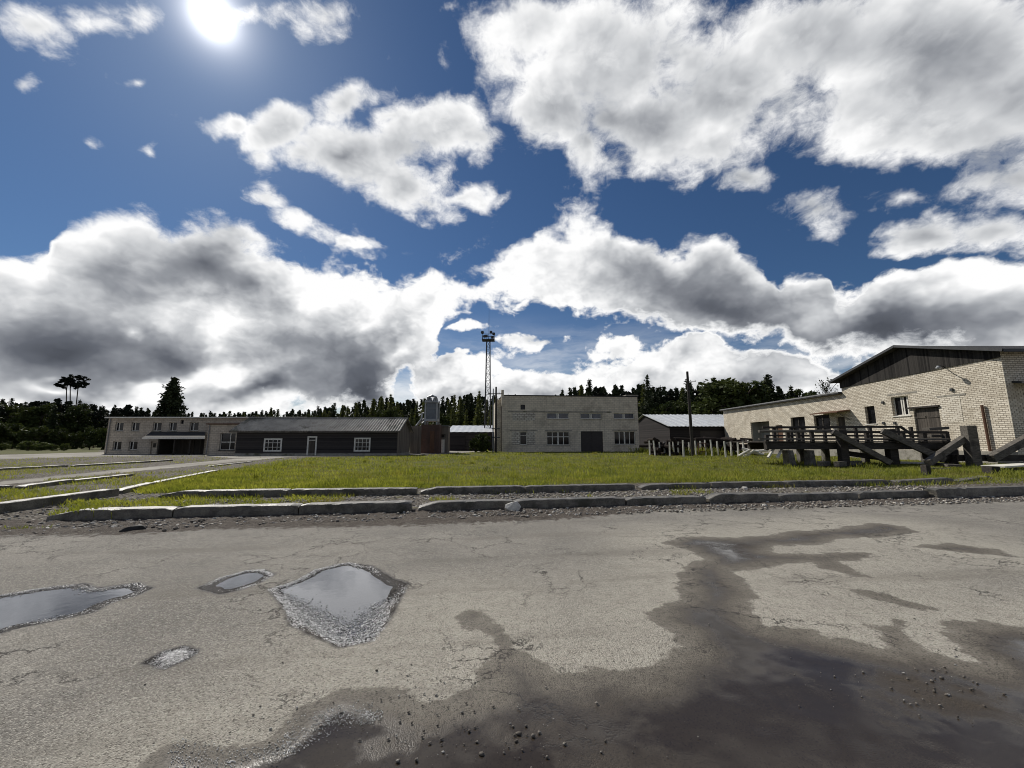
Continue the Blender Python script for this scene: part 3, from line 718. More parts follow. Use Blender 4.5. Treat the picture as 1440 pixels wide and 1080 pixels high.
def wall_face(mb, F, a0, z0, a1, z1, holes=(), depth=0.18, out=0.0):
    """front face with real openings and their reveals"""
    ea = sorted({a0, a1, *[min(max(h[k], a0), a1) for h in holes for k in (0, 2)]})
    ez = sorted({z0, z1, *[min(max(h[k], z0), z1) for h in holes for k in (1, 3)]})
    for i in range(len(ea) - 1):
        for j in range(len(ez) - 1):
            ca, cz = (ea[i] + ea[i + 1]) / 2, (ez[j] + ez[j + 1]) / 2
            if any(h[0] < ca < h[2] and h[1] < cz < h[3] for h in holes): continue
            mb.add([F.at(ea[i], ez[j], out), F.at(ea[i + 1], ez[j], out), F.at(ea[i + 1], ez[j + 1], out), F.at(ea[i], ez[j + 1], out)], [(0, 1, 2, 3)])
    for h in holes:
        c = [(h[0], h[1]), (h[2], h[1]), (h[2], h[3]), (h[0], h[3])]
        for k in range(4):
            p, q = c[k], c[(k + 1) % 4]
            if k == 0 and h[1] <= z0 + 1e-3: continue
            mb.add([F.at(p[0], p[1], out), F.at(q[0], q[1], out), F.at(q[0], q[1], out - depth), F.at(p[0], p[1], out - depth)], [(3, 2, 1, 0)])

def window(F, h, parent, mat_frame, mat_glass, cols=2, rows=1, fw=0.07, depth=0.18, sill=None, frame_out=None, label=None, hbars=None, vbars=None, bar=None):
    """frame with glazing bars set in the opening; its pane (and sill) are sub-parts"""
    a0, z0, a1, z1 = h; o = -depth if frame_out is None else frame_out
    mb = MB(); bw = bar or fw * 0.7
    def bx(x0, y0, x1, y1, t=0.07, oo=0.0):
        mb.hexa([F.at(x0, y0, o + oo), F.at(x1, y0, o + oo), F.at(x1, y0, o + oo - t), F.at(x0, y0, o + oo - t)], [F.at(x0, y1, o + oo), F.at(x1, y1, o + oo), F.at(x1, y1, o + oo - t), F.at(x0, y1, o + oo - t)])
    bx(a0, z0, a0 + fw, z1); bx(a1 - fw, z0, a1, z1); bx(a0 + fw, z0, a1 - fw, z0 + fw); bx(a0 + fw, z1 - fw, a1 - fw, z1)
    vs = vbars if vbars is not None else [k / cols for k in range(1, cols)]
    hs = hbars if hbars is not None else [k / rows for k in range(1, rows)]
    for k in vs:
        c = a0 + (a1 - a0) * k; bx(c - bw / 2, z0 + fw, c + bw / 2, z1 - fw, 0.06, -0.004)
    for k in hs:
        c = z0 + (z1 - z0) * k; bx(a0 + fw, c - bw / 2, a1 - fw, c + bw / 2, 0.05, -0.008)
    f = mb.build('window', mat_frame, parent)
    if label: f['label'] = label
    g = MB(); g.add([F.at(a0 + fw * .5, z0 + fw * .5, o - 0.045), F.at(a1 - fw * .5, z0 + fw * .5, o - 0.045), F.at(a1 - fw * .5, z1 - fw * .5, o - 0.045), F.at(a0 + fw * .5, z1 - fw * .5, o - 0.045)], [(0, 1, 2, 3)])
    g.build('pane', mat_glass, f)
    if sill:
        s_ = MB(); s_.hexa([F.at(a0 - .08, z0 - .09, 0.07), F.at(a1 + .08, z0 - .09, 0.07), F.at(a1 + .08, z0 - .09, -depth + .0), F.at(a0 - .08, z0 - .09, -depth + .0)],
                           [F.at(a0 - .08, z0 - .012, 0.07), F.at(a1 + .08, z0 - .012, 0.07), F.at(a1 + .08, z0 - .004, -depth + .0), F.at(a0 - .08, z0 - .004, -depth + .0)])
        s_.build('sill', sill, f)
    return f

def fbox(mb, F, a0, z0, a1, z1, o0, o1):
    """box on a facade between outsets o0 < o1"""
    return mb.hexa([F.at(a0, z0, o1), F.at(a1, z0, o1), F.at(a1, z0, o0), F.at(a0, z0, o0)], [F.at(a0, z1, o1), F.at(a1, z1, o1), F.at(a1, z1, o0), F.at(a0, z1, o0)])

def shell(mb, F, a0, a1, z0, z1, depth, back=True, left=True, right=True, top=True):
    """the other faces of a box-shaped building behind its front"""
    q = lambda a, z, o: F.at(a, z, o)
    if left: mb.add([q(a0, z0, -depth), q(a0, z0, 0), q(a0, z1, 0), q(a0, z1, -depth)], [(0, 1, 2, 3)])
    if right: mb.add([q(a1, z0, 0), q(a1, z0, -depth), q(a1, z1, -depth), q(a1, z1, 0)], [(0, 1, 2, 3)])
    if back: mb.add([q(a1, z0, -depth), q(a0, z0, -depth), q(a0, z1, -depth), q(a1, z1, -depth)], [(0, 1, 2, 3)])
    if top: mb.add([q(a0, z1, 0), q(a1, z1, 0), q(a1, z1, -depth), q(a0, z1, -depth)], [(0, 1, 2, 3)])

def corrugated(mb, p00, p10, p11, p01, n, amp, thick=0.03):
    """wavy sheet between four corners, waves side by side from p00 to p10"""
    p00, p10, p11, p01 = map(Vector, (p00, p10, p11, p01)); up = (p10 - p00).cross(p01 - p00).normalized()
    if up.z < 0: up = -up
    vs, fs = [], []
    for lay in (0, 1):
        for k in range(n + 1):
            t = k / n; w = up * (amp * math.sin(k * math.pi / 2) - lay * thick)
            vs += [p00.lerp(p10, t) + w, p01.lerp(p11, t) + w]
    m = 2 * (n + 1)
    for k in range(n):
        fs.append((2 * k, 2 * k + 2, 2 * k + 3, 2 * k + 1)); fs.append((m + 2 * k, m + 2 * k + 1, m + 2 * k + 3, m + 2 * k + 2))
        fs.append((2 * k, m + 2 * k, m + 2 * k + 2, 2 * k + 2)); fs.append((2 * k + 1, 2 * k + 3, m + 2 * k + 3, m + 2 * k + 1))
    fs += [(0, 1, m + 1, m), (2 * n, m + 2 * n, m + 2 * n + 1, 2 * n + 1)]
    mb.add(vs, fs)

# ---- flat-roofed brick hall in the middle
def build_hall():
    F = Facade(P(706, 635, 64), R(5))
    w, _ = F.sz(898, 600); _, top = F.sz(800, 557.5)
    t = thing('brick_workshop', 'greyish two-storey flat-roofed brick workshop with a dark central gate behind the lawn', 'building', F.at(w / 2, 0))
    px = {'vent': (732, 569, 738.5, 576), 'nw': (731, 607, 741, 625.5), 'u1': (769, 580.5, 800, 589), 'u2': (816, 581, 846, 589), 'u3': (863, 581, 892, 589),
          'l1': (769, 607, 801, 626), 'l3': (864, 606.5, 893.5, 625), 'gate': (817, 606.5, 848, 636)}
    h = {k: F.rect(*v) for k, v in px.items()}
    h['gate'] = (h['gate'][0], 0.0, h['gate'][2], h['gate'][3])
    mb = MB(); wall_face(mb, F, 0, 0, w, top, list(h.values()), 0.22); shell(mb, F, 0, w, 0, top, 13)
    wall = mb.build('wall', M['hall_brick'], t)
    # bricked-up openings, slightly proud of the wall
    for r_ in ((720.5, 580.5, 752.5, 591.5), ):
        a0, z0, a1, z1 = F.rect(*r_); m_ = MB(); fbox(m_, F, a0, z0, a1, z1, -0.05, 0.012); m_.build('bricked_up_opening', M['hall_infill'], t)
    a0, z0, a1, z1 = F.rect(720.5, 607, 752.5, 626); n0, _, n1, _ = h['nw']
    for q0, q1 in ((a0, n0 - .02), (n1 + .02, a1)): m_ = MB(); fbox(m_, F, q0, z0, q1, z1, -0.05, 0.012); m_.build('bricked_up_opening', M['hall_infill'], t)
    # concrete lintel bands
    for (x0, y0, x1, y1) in ((714, 578.2, 860, 580.0), (717, 604.6, 756, 606.2), (766, 604.8, 804, 606.4), (861, 604.4, 896, 605.8)):
        a0, z0, a1, z1 = F.rect(x0, y0, x1, y1); m_ = MB(); fbox(m_, F, a0, z0, a1, z1, -0.05, 0.02); m_.build('lintel', M['concrete'], t)
    for k in ('u1', 'u2', 'u3'):
        a0, z0, a1, z1 = h[k]; c = (a0 + a1) / 2
        window(F, h[k], t, M['white_paint'], M['blue_glass'], fw=0.10, vbars=[0.47, 0.53], bar=0.16, sill=M['concrete'])
    for k in ('l1', 'l3'):
        window(F, h[k], t, M['white_paint'], M['glass'], fw=0.10, vbars=[0.25, 0.485, 0.515, 0.74], bar=0.12, hbars=[] if k == 'l3' else [0.62], sill=M['concrete'])
    window(F, h['nw'], t, M['white_paint'], M['glass'], cols=1, fw=0.10, hbars=[0.72], sill=M['concrete'])
    window(F, h['vent'], t, M['dark_timber'], M['glass'], cols=2, fw=0.07)
    a0, z0, a1, z1 = h['gate']; g = MB(); m = (a0 + a1) / 2
    for x0, x1 in ((a0, m - .012), (m + .012, a1)):
        fbox(g, F, x0, 0.03, x1, z1, -0.20, -0.14)
        for k in range(4): fbox(g, F, x0 + .06, 0.2 + k * z1 * .25, x1 - .06, 0.34 + k * z1 * .25, -0.14, -0.125)
    gd = g.build('gate', M['dark_gate'], t)
    hd = MB(); hd.tube([F.at(m - .15, 1.1, -0.12), F.at(m - .15, 1.4, -0.12)], 0.02); hd.build('handle', M['iron'], gd)
    fr = MB(); fbox(fr, F, a0 - .0, z1 - .06, a1 + .0, z1 - .004, -0.13, 0.02); fr.build('gate_frame', M['iron'], t)
    # parapet cap, dark flashing and the raised ends
    r = MB(); fbox(r, F, -0.12, top + .004, w + 0.12, top + 0.16, -13.1, 0.10); rf = r.build('roof', M['dark_roof'], t)
    e = MB(); fbox(e, F, -0.15, top - 1.6, 0.26, top + 0.95, -0.5, 0.14); e.build('parapet_pier', M['hall_brick'], t)
    e = MB(); fbox(e, F, w - 2.0, top + .17, w + 0.14, top + 0.36, -9.0, 0.14); e.build('parapet_pier', M['concrete'], t)
    for a in (2.4, 9.3, 11.2, 16.0): v = MB(); v.tube([F.at(a, top + .1, -3), F.at(a, top + .65, -3)], 0.09); v.build('roof_vent', M['iron'], t)
    # side annex to the left, catching the sun
    A = Facade(F.at(-0.05, 0, -0.5), R(5 + 90)); mb = MB()
    q = [F.at(-0.9, 0, -12.5), F.at(-0.06, 0, -12.5), F.at(-0.06, 0, -1.0), F.at(-0.9, 0, -1.0)]
    mb.hexa(q, [v + Vector((0, 0, top - 0.5)) for v in q]); mb.build('side_annex', M['cream_brick'], t)
    # soil bank at the foot of the wall
    return F, w, top

# ---- two-storey office on the left, with its wing
def build_office():
    F = Facade(P(146, 638.2, 53), R(0))
    w, _ = F.sz(430, 600); _, top = F.sz(200, 588)
    t = thing('office_building', 'tan two-storey office block with small windows and a dark porch at the left', 'building', F.at(w / 2, 0))
    ups = [(162, 594, 173.5, 606), (184.5, 594, 196, 606), (215, 594, 227, 606), (237.5, 594, 248.5, 606), (266.5, 594, 279, 605.5)]
    lows = [(158.5, 620.5, 170.5, 633), (181, 620.5, 193, 632.5)]
    hs = [F.rect(*p) for p in ups + lows]
    vent = F.rect(253.8, 590.8, 258.5, 596)
    door = F.rect(212, 620.5, 220, 637.5); door = (door[0], 0, door[2], door[3])
    dk = F.rect(221, 617, 287, 638); dk = (dk[0], 0, dk[2], dk[3])
    mb = MB(); wall_face(mb, F, 0, 0, w, top, hs + [vent, door, dk], 0.2); shell(mb, F, 0, w, 0, top, 11)
    mb.build('wall', M['office_brick'], t)
    for k, h in enumerate(hs):
        window(F, h, t, M['white_paint'], M['glass'], fw=0.06, vbars=[0.36], bar=0.10, sill=M['concrete'])
    window(F, vent, t, M['iron'], M['glass'], cols=1, fw=0.05)
    d = MB(); fbox(d, F, door[0] + .02, .02, door[2] - .02, door[3] - .02, -0.17, -0.11); dd = d.build('door', M['office_brick'], t)
    d = MB(); a0, a1 = door[0], door[2]; fbox(d, F, a0 + (a1 - a0) * .25, .9, a0 + (a1 - a0) * .75, door[3] - .25, -0.108, -0.10); d.build('pane', M['glass'], dd)
    # recessed loading bay below the porch: floor, back, doors
    bay = MB(); fbox(bay, F, dk[0], 0.02, dk[2], dk[3], -2.6, -2.5); fbox(bay, F, dk[0] - .1, 0, dk[0], dk[3], -2.5, -0.2); fbox(bay, F, dk[2], 0, dk[2] + .1, dk[3], -2.5, -0.2); fbox(bay, F, dk[0], dk[3], dk[2], dk[3] + .1, -2.6, -0.2)
    bay.build('loading_bay', M['dark_room'], t)
    for k in range(2):
        g = MB(); x0 = dk[0] + 1.0 + k * 2.7; fbox(g, F, x0, 0.04, x0 + 1.9, 2.1, -2.49, -2.42); g.build('door', M['door_boards'], t)
    # porch roof
    a0, z0 = F.sz(213, 607); a1, _ = F.sz(288, 607)
    f0 = P(200.5, 615.5, 49.6); f1 = P(288.5, 615.5, 49.6)
    rf = MB(); b0, b1 = F.at(a0, z0, .01), F.at(a1, z0, .01); th = Vector((0, 0, .14))
    rf.hexa([f0 - th, f1 - th, b1 - th, b0 - th], [f0, f1, b1, b0]); pr = rf.build('porch_roof', M['dark_roof'], t)
    fs = MB(); fs.beam(f0 + Vector((0, -.05, -.06)), f1 + Vector((0, -.05, -.06)), 0.06, 0.2); fs.build('fascia', M['white_paint'], pr)
    for px_ in (224, 246, 268):
        c = P(px_, 620, 49.9); ps = MB(); ps.box((c.x, c.y, (f0.z - .15) / 2), (.14, .14, f0.z - .15)); ps.build('porch_post', M['dark_timber'], t)
    r = MB(); fbox(r, F, -0.25, top + .004, w + .2, top + .13, -11.2, .28); rr = r.build('roof', M['dark_roof'], t)
    r = MB(); fbox(r, F, -0.27, top - .02, w + .22, top + .15, .285, .32); r.build('roof_edge', M['white_paint'], rr)
    dp = MB(); dp.tube([F.at(.35, top - .05, .12), F.at(.35, .2, .12), F.at(.42, .05, .25)], .06); dp.build('drainpipe', M['grey_trim'], t)
    # wing beside the timber shed
    W = Facade(P(288.5, 639.2, 49.5), R(0)); ww, _ = W.sz(345, 610); _, wt = W.sz(310, 597)
    h = W.rect(309, 608.5, 330.5, 633)
    mb = MB(); wall_face(mb, W, 0, 0, ww, wt, [h], .2); shell(mb, W, 0, ww, 0, wt, F.O.y - W.O.y - .02, back=False); mb.build('wing_wall', M['office_brick'], t)
    window(W, h, t, M['white_paint'], M['glass'], fw=.07, vbars=[.62], hbars=[.46], bar=.10, sill=M['dark_timber'])
    r = MB(); fbox(r, W, -.2, wt + .004, ww, wt + .14, -3.4, .2); r.build('wing_roof', M['rust'], t)
    dp = MB(); dp.tube([W.at(.25, wt, .1), W.at(.22, 1.2, .1), W.at(.2, .1, .15)], .05); dp.build('drainpipe', M['grey_trim'], t)

# ---- long dark timber shed
def build_shed():
    F = Facade(P(330.5, 640.5, 47.5), R(0.4))
    w, _ = F.sz(558.5, 620); _, ez = F.sz(450, 604.5); D = 6.0
    _, rz = 0, P(450, 587.5, F.O.y + D / 2).z - .1
    t = thing('timber_shed', 'long low shed of dark boards with a pale corrugated roof and white-framed windows', 'shed', F.at(w / 2, 0))
    h1, h2 = F.rect(371, 616.5, 396.5, 635), F.rect(498, 615.5, 521, 635)
    dr = F.rect(432, 613.5, 445.5, 639); dr = (dr[0], .05, dr[2], dr[3])
    mb = MB(); wall_face(mb, F, 0, 0.28, w, ez, [h1, h2, (dr[0], .28, dr[2], dr[3])], .14); shell(mb, F, 0, w, .28, ez, D, right=False, top=False)
    mb.build('wall', M['dark_boards'], t)
    for a, sgn in ((0, -1), (w, 1)):
        g = MB(); g.prism([F.at(a, .28, 0), F.at(a, .28, -D), F.at(a, ez, -D), F.at(a, rz, -D / 2), F.at(a, ez, 0)], F.e * (sgn * .03))
        g.build('gable_wall', M['grey_boards'], t)
    pl = MB(); fbox(pl, F, -.04, -.2, w + .06, .28, -D, .05); pl.build('plinth', M['concrete'], t)
    for h in (h1, h2):
        window(F, h, t, M['white_paint'], M['glass'], fw=.17, cols=4, rows=3, bar=.05, depth=.14, frame_out=.05)
    f = MB(); a0, z0, a1, z1 = dr
    fbox(f, F, a0, z0, a0 + .16, z1, -.1, .06); fbox(f, F, a1 - .16, z0, a1, z1, -.1, .06); fbox(f, F, a0 + .16, z1 - .16, a1 - .16, z1, -.1, .06); fbox(f, F, a0 + .16, z1 - .5, a1 - .16, z1 - .42, -.1, .04)
    fr = f.build('door_frame', M['white_paint'], t)
    d = MB(); fbox(d, F, a0 + .16, z0, a1 - .16, z1 - .5, -.09, -.04); d.build('door', M['door_boards'], fr)
    d = MB(); fbox(d, F, a0 + .16, z1 - .42, a1 - .16, z1 - .16, -.08, -.05); d.build('pane', M['glass'], fr)
    ov, sl_ = .45, (rz - ez) / (D / 2)
    r = MB(); corrugated(r, F.at(-.7, ez - sl_ * ov + .1, ov), F.at(w + .42, ez - sl_ * ov + .1, ov), F.at(w + .42, rz + .1, -D / 2), F.at(-.7, rz + .1, -D / 2), 250, .06)
    rf = r.build('roof', M['slate_roof'], t)
    r = MB(); corrugated(r, F.at(-.7, ez - sl_ * ov + .1, -D - ov), F.at(w + .42, ez - sl_ * ov + .1, -D - ov), F.at(w + .42, rz + .1, -D / 2), F.at(-.7, rz + .1, -D / 2), 250, .06); r.build('back_slope', M['slate_roof'], rf)
    r = MB(); r.beam(F.at(-.7, rz + .14, -D / 2), F.at(w + .42, rz + .14, -D / 2), .35, .06); r.build('ridge_cap', M['grey_trim'], rf)
    r = MB(); r.beam(F.at(-.7, ez - sl_ * ov - .02, ov - .06), F.at(w + .42, ez - sl_ * ov - .02, ov - .06), .05, .16)
    for s_ in (ov, -D - ov): r.beam(F.at(w + .38, ez - sl_ * ov - .0, s_), F.at(w + .38, rz, -D / 2), .05, .18)
    r.build('fascia', M['old_timber'], rf)
    return F, w, D

# ---- boarded fence, dust filter tower, cabin, far shed between shed and hall
def build_middle():
    F = Facade(P(576, 637.2, 55), R(2)); a1, _ = F.sz(592, 620); _, z1 = F.sz(584, 599)
    m_ = MB(); fbox(m_, F, 0, 0, a1, z1, -.06, 0); 
    for a in (.02, a1 - .1): fbox(m_, F, a, 0, a + .09, z1 + .12, 0, .06)
    for z in (.5, z1 - .4): fbox(m_, F, .12, z, a1 - .12, z + .1, 0.002, .05)
    tag(m_.build('board_fence', M['grey_boards'], base=F.at(a1 / 2, 0)), 'tall grey board fence closing the gap between dark shed and filter tower', 'fence')
    # tower
    T = Facade(P(591, 637.4, 56), R(3)); w, _ = T.sz(617.5, 620); _, bz = T.sz(604, 597); D = 2.6
    t = thing('dust_filter', 'grey metal dust filter with rounded tops standing on a dark red brick base', 'filter tower', T.at(w / 2, 0))
    b_ = MB(); fbox(b_, T, 0, 0, w, bz, -D, 0); b_.build('brick_base', M['red_brick'], t)
    dr = MB(); fbox(dr, T, w * .50, .1, w * .74, bz - .9, .002, .05); dr.build('door', M['rust'], t)
    x0, _ = T.sz(596.5, 585); x1, z1 = T.sz(615.5, 566); _, z0 = T.sz(606, 592); _, zt = T.sz(606, 557)
    h = MB(); fbox(h, T, x0 + .25, z0 + .3, x1 - .25, z1, -2.2, -.25)
    hp = h.build('hopper', M['hopper'], t)
    s_ = MB()
    for a in (x0, x1 - .2):
        for o in (-.2, -2.3): fbox(s_, T, a, bz + .004, a + .2, zt - .5, o - .2, o)
    fbox(s_, T, x0, z0, x1, z0 + .28, -2.4, .0); fbox(s_, T, x0, z1 + .002, x1, z1 + .14, -2.45, .05); fbox(s_, T, x0 + .2, (z0 + z1) / 2 + .5, x1 - .2, (z0 + z1) / 2 + .56, -.24, -.18)
    s_.build('frame', M['galv'], t)
    for c in (.27, .73):                                                # the two rounded cyclone heads
        cy = MB(); a = x0 + (x1 - x0) * c; r_ = (x1 - x0) * .22
        pts = [T.at(a, z1 + .15, -1.2), T.at(a, zt - .45, -1.2), T.at(a, zt - .15, -1.2), T.at(a, zt, -1.2)]
        cy.tube(pts, [r_, r_, r_ * .75, r_ * .2], 14); cy.build('cyclone', M['galv'], t, smooth=False)
    du = MB(); r_ = T.at; a_ = (x0 + x1) / 2
    du.tube([T.at(x0 + .3, zt - .6, -.9), T.at(x0 + .35, zt - .1, -.7), T.at(a_, zt + .12, -.6), T.at(x1 - .35, zt - .1, -.7), T.at(x1 - .3, zt - .6, -.9)], .17, 10); du.build('duct', M['galv'], t)
    def duct(pix, Y, r):
        d_ = MB(); d_.tube([P(x, y, Y) for x, y in pix], r, 10); d_.build('duct', M['galv'], t, smooth=False)
    duct([(578, 612), (588, 611), (590.5, 608), (591, 600), (594, 595), (599, 592)], 55.6, .13)
    duct([(587.5, 596), (592.5, 589.5), (594, 581), (596.5, 581)], 56.2, .12)
    duct([(584, 603), (586, 598), (590, 594.5), (596.5, 589)], 56.4, .15)
    # cabin
    C = Facade(P(618, 636.2, 59), R(3)); w, _ = C.sz(629.5, 620); _, zt = C.sz(624, 599.5)
    t = thing('plank_cabin', 'small grey plank cabin with a dark window band right of the brick filter base', 'cabin', C.at(w / 2, 0))
    h = C.rect(618.8, 610.5, 626.5, 615.5); mb = MB(); wall_face(mb, C, 0, 0, w, zt, [h], .1); shell(mb, C, 0, w, 0, zt, 3.0); mb.build('wall', M['grey_boards'], t)
    window(C, h, t, M['old_timber'], M['glass'], cols=2, fw=.06, depth=.1)
    r = MB(); fbox(r, C, -.12, zt + .004, w + .12, zt + .12, -3.1, .2); r.build('roof', M['grey_trim'], t)
    d = MB(); fbox(d, C, .12, .05, w * .62, 1.95, .004, .05); d.build('door', M['pale_timber'], t)
    # far shed with a pale roof
    S = Facade(P(629, 633.5, 72), R(2)); w, _ = S.sz(712, 620); _, ez = S.sz(660, 607.3); rz = P(660, 599.0, 82).z; D = 18
    t = thing('far_shed', 'distant dark shed with a pale metal roof between cabin and brick workshop', 'shed', S.at(w / 2, 0))
    mb = MB(); wall_face(mb, S, 0, 0, w, ez, [(w * .3, 0, w * .55, ez - .5)], .3); shell(mb, S, 0, w, 0, ez, D, top=False)
    for a in (0, w): mb.add([S.at(a, ez, 0), S.at(a, rz, -D / 2), S.at(a, ez, -D)], [(0, 1, 2)])
    mb.build('wall', M['black_boards'], t)
    d = MB(); fbox(d, S, w * .3, .03, w * .55, ez - .5, -.28, -.2); d.build('gate', M['dark_boards'], t)
    r = MB()
    for o0, o1 in ((.4, -D / 2), (-D - .4, -D / 2)):
        corrugated(r, S.at(-.2, ez - .03, o0), S.at(w + .3, ez - .03, o0), S.at(w + .3, rz + .05, o1), S.at(-.2, rz + .05, o1), 40, .02)
    r.build('roof', M['white_roof'], t)

# ---- barn with a white metal roof right of the hall
def build_barn():
    Ye = 70.0; x0 = P(940, 599.5, Ye).x; x1 = 45.0; ez = P(960, 599.5, Ye).z; Yr = 83.5; rz = P(950, 583, Yr).z; sl_ = (rz - ez) / (Yr - Ye)
    t = thing('metal_roofed_barn', 'wide dark barn under a ribbed pale metal roof between workshop and cream warehouse', 'barn', ((x0 + x1) / 2, Ye, 0))
    F = Facade((x0 + .5, Ye + .7, 0), 0); w = x1 - x0 - 1; D = 2 * (Yr - Ye) - 1.4; ezz = ez + sl_ * .7
    mb = MB(); wall_face(mb, F, 0, 0, w, ezz - .05, [(w * .32, 0, w * .62, ezz - .9)], .3); shell(mb, F, 0, w, 0, ezz - .05, D, top=False, left=False); mb.build('wall', M['black_boards'], t)
    g = MB(); g.prism([F.at(0, 0, 0), F.at(0, 0, -D), F.at(0, ezz - .05, -D), F.at(0, rz - .05, -D / 2), F.at(0, ezz - .05, 0)], (-.05, 0, 0)); g.build('gable_wall', M['black_boards'], t)
    d = MB(); fbox(d, F, w * .32, .03, w * .62, ezz - .9, -.28, -.2); d.build('gate', M['dark_gate'], t)
    r = MB(); n = int((x1 - x0) / .35)
    corrugated(r, (x0, Ye, ez), (x1, Ye, ez), (x1, Yr, rz), (x0, Yr, rz), n * 2, .03); rf = r.build('roof', M['white_roof'], t)
    r = MB(); corrugated(r, (x0, 2 * Yr - Ye, ez), (x1, 2 * Yr - Ye, ez), (x1, Yr, rz), (x0, Yr, rz), n * 2, .03); r.build('back_slope', M['white_roof'], rf)
    r = MB()
    for k in range(int((x1 - x0) / 1.45) + 1):
        x = x0 + .05 + k * 1.45; r.beam((x, Ye - .02, ez + .06), (x, Yr, rz + .06), .07, .09)
    r.build('seam', M['white_roof'], rf)

# ---- cream brick warehouse on the right: gabled hall and lower wing
def build_warehouse():
    base = P(1402, 652, 31.0); XW, Y0 = base.x, 29.6
    # wall plane X = XW, seen from the left side: runs from far (left) to near (right)
    Fw = Facade((XW, 66.5, 0), R(-90))
    def S(px, py): return Fw.sz(px, py)
    aw, _ = S(1188, 600); a_end = 66.5 - Y0; L0, _ = S(1018.5, 600)
    Fw.O = Fw.O + Fw.e * L0; aw -= L0; a_end -= L0
    t = thing('cream_warehouse', 'cream brick warehouse with a dark boarded gable and a long flat-roofed wing', 'warehouse', (XW, 45, 0))
    zl = S(1100, 566)[1]
    # lower wing
    hl = {'bay': Fw.rect(1057, 593, 1083.5, 640), 'd1': Fw.rect(1092.5, 598, 1102, 640), 'w1': Fw.rect(1112.5, 586.5, 1132.5, 609), 'w2': Fw.rect(1145, 583.5, 1167.5, 607), 'd2': Fw.rect(1178, 586, 1190, 628)}
    hl['bay'] = (hl['bay'][0], .9, hl['bay'][2], hl['bay'][3]); hl['d1'] = (hl['d1'][0], .9, hl['d1'][2], hl['d1'][3]); hl['d2'] = (hl['d2'][0], .9, hl['d2'][2], hl['d2'][3])
    hm = {'w3': Fw.rect(1217, 571, 1231, 596), 'w4': Fw.rect(1254, 557, 1278.5, 584.5), 'd3': Fw.rect(1287.5, 573, 1324, 625)}
    hm['d3'] = (hm['d3'][0], .9, hm['d3'][2], hm['d3'][3])
    k2 = max(hl['d2'][2] + .05, aw)
    mb = MB(); wall_face(mb, Fw, 0, 0, k2, zl, list(hl.values()), .25); shell(mb, Fw, 0, k2, 0, zl, 14, right=False)
    mb.build('wing_wall', M['cream_brick'], t)
    r = MB(); fbox(r, Fw, -.3, zl + .004, k2, zl + .22, -14.2, .4); rf = r.build('wing_roof', M['dark_roof'], t)
    r = MB(); fbox(r, Fw, -.32, zl + .12, k2, zl + .27, .402, .44); r.build('roof_edge', M['grey_trim'], rf)
    # gabled hall
    ridge_px, eaves_z = 1257, S(1290, 527)[1]
    a_r = (k2 + a_end) / 2; zr = P(1257, 489, Fw.at(a_r, 0).y).z; ez = zr - 2.05
    zb = ez + .0
    mb = MB(); wall_face(mb, Fw, k2, 0, a_end, zb, list(hm.values()), .25, out=.004)
    N = Facade(Fw.at(a_end, 0, 0.004), 0)                                # the end wall facing the road, in shade
    gate = (1.2, .9, 6.2, 5.3)
    wall_face(mb, N, 0, 0, 16, zb, [gate], .3)
    mb.add([Fw.at(k2, 0, -16), Fw.at(k2, 0, .004), Fw.at(k2, zb, .004), Fw.at(k2, zb, -16)], [(0, 1, 2, 3)])
    mb.add([Fw.at(k2, 0, -16), Fw.at(a_end, 0, -16), Fw.at(a_end, zb, -16), Fw.at(k2, zb, -16)], [(0, 1, 2, 3)])
    mb.build('wall', M['cream_brick'], t)
    gb = MB(); z_lo = zb - .0
    gb.prism([Fw.at(k2 - .1, z_lo - .85, 0.01), Fw.at(a_end, z_lo - .45, 0.01), Fw.at(a_end, ez + .1, 0.01), Fw.at(a_r, zr, 0.01), Fw.at(k2 - .1, ez + .1, 0.01)], Fw.n * .06)
    gb.build('gable', M['gable_boards'], t)
    ov = .75; s_ = (zr - ez) / (a_end - a_r)
    def slope(side):
        r = MB(); a_e = (a_end + ov) if side > 0 else (k2 - ov); z_e = ez - s_ * ov + .18; z_r = zr + .18
        p = [Fw.at(a_e, z_e, .7), Fw.at(a_r, z_r, .7), Fw.at(a_r, z_r, -16.6), Fw.at(a_e, z_e, -16.6)]
        d = Vector((0, 0, .14)); r.hexa([q - d for q in p], p); return r
    rf = slope(1).build('roof', M['dark_roof'], t)
    slope(-1).build('back_slope', M['dark_roof'], rf)
    b_ = MB()
    for a_e in (a_end + ov, k2 - ov): b_.beam(Fw.at(a_e, ez - s_ * ov + .15, .73), Fw.at(a_r, zr + .15, .73), .05, .22)
    b_.beam(Fw.at(a_end + ov + .03, ez - s_ * ov + .12, .7), Fw.at(a_end + ov + .03, ez - s_ * ov + .12, -16.6), .05, .22)
    b_.build('verge_board', M['iron'], rf)
    # openings of the wing
    b2 = MB(); a0, z0, a1, z1 = hl['bay']; fbox(b2, Fw, a0, z0, a1, z1, -1.6, -1.5); fbox(b2, Fw, a0 - .08, z0, a0, z1, -1.5, -.25); fbox(b2, Fw, a1, z0, a1 + .08, z1, -1.5, -.25); b2.build('recess', M['gate_paint'], t)
    for k in ('d1', 'd2'):
        a0, z0, a1, z1 = hl[k]; d = MB(); fbox(d, Fw, a0 + .06, z0, a1 - .06, z1 - .06, -.24, -.18); dd = d.build('door', M['rust'] if k == 'd1' else M['door_boards'], t)
        h_ = MB(); h_.tube([Fw.at(a1 - .25, z0 + 1.0, -.15), Fw.at(a1 - .25, z0 + 1.2, -.15)], .02); h_.build('handle', M['iron'], dd)
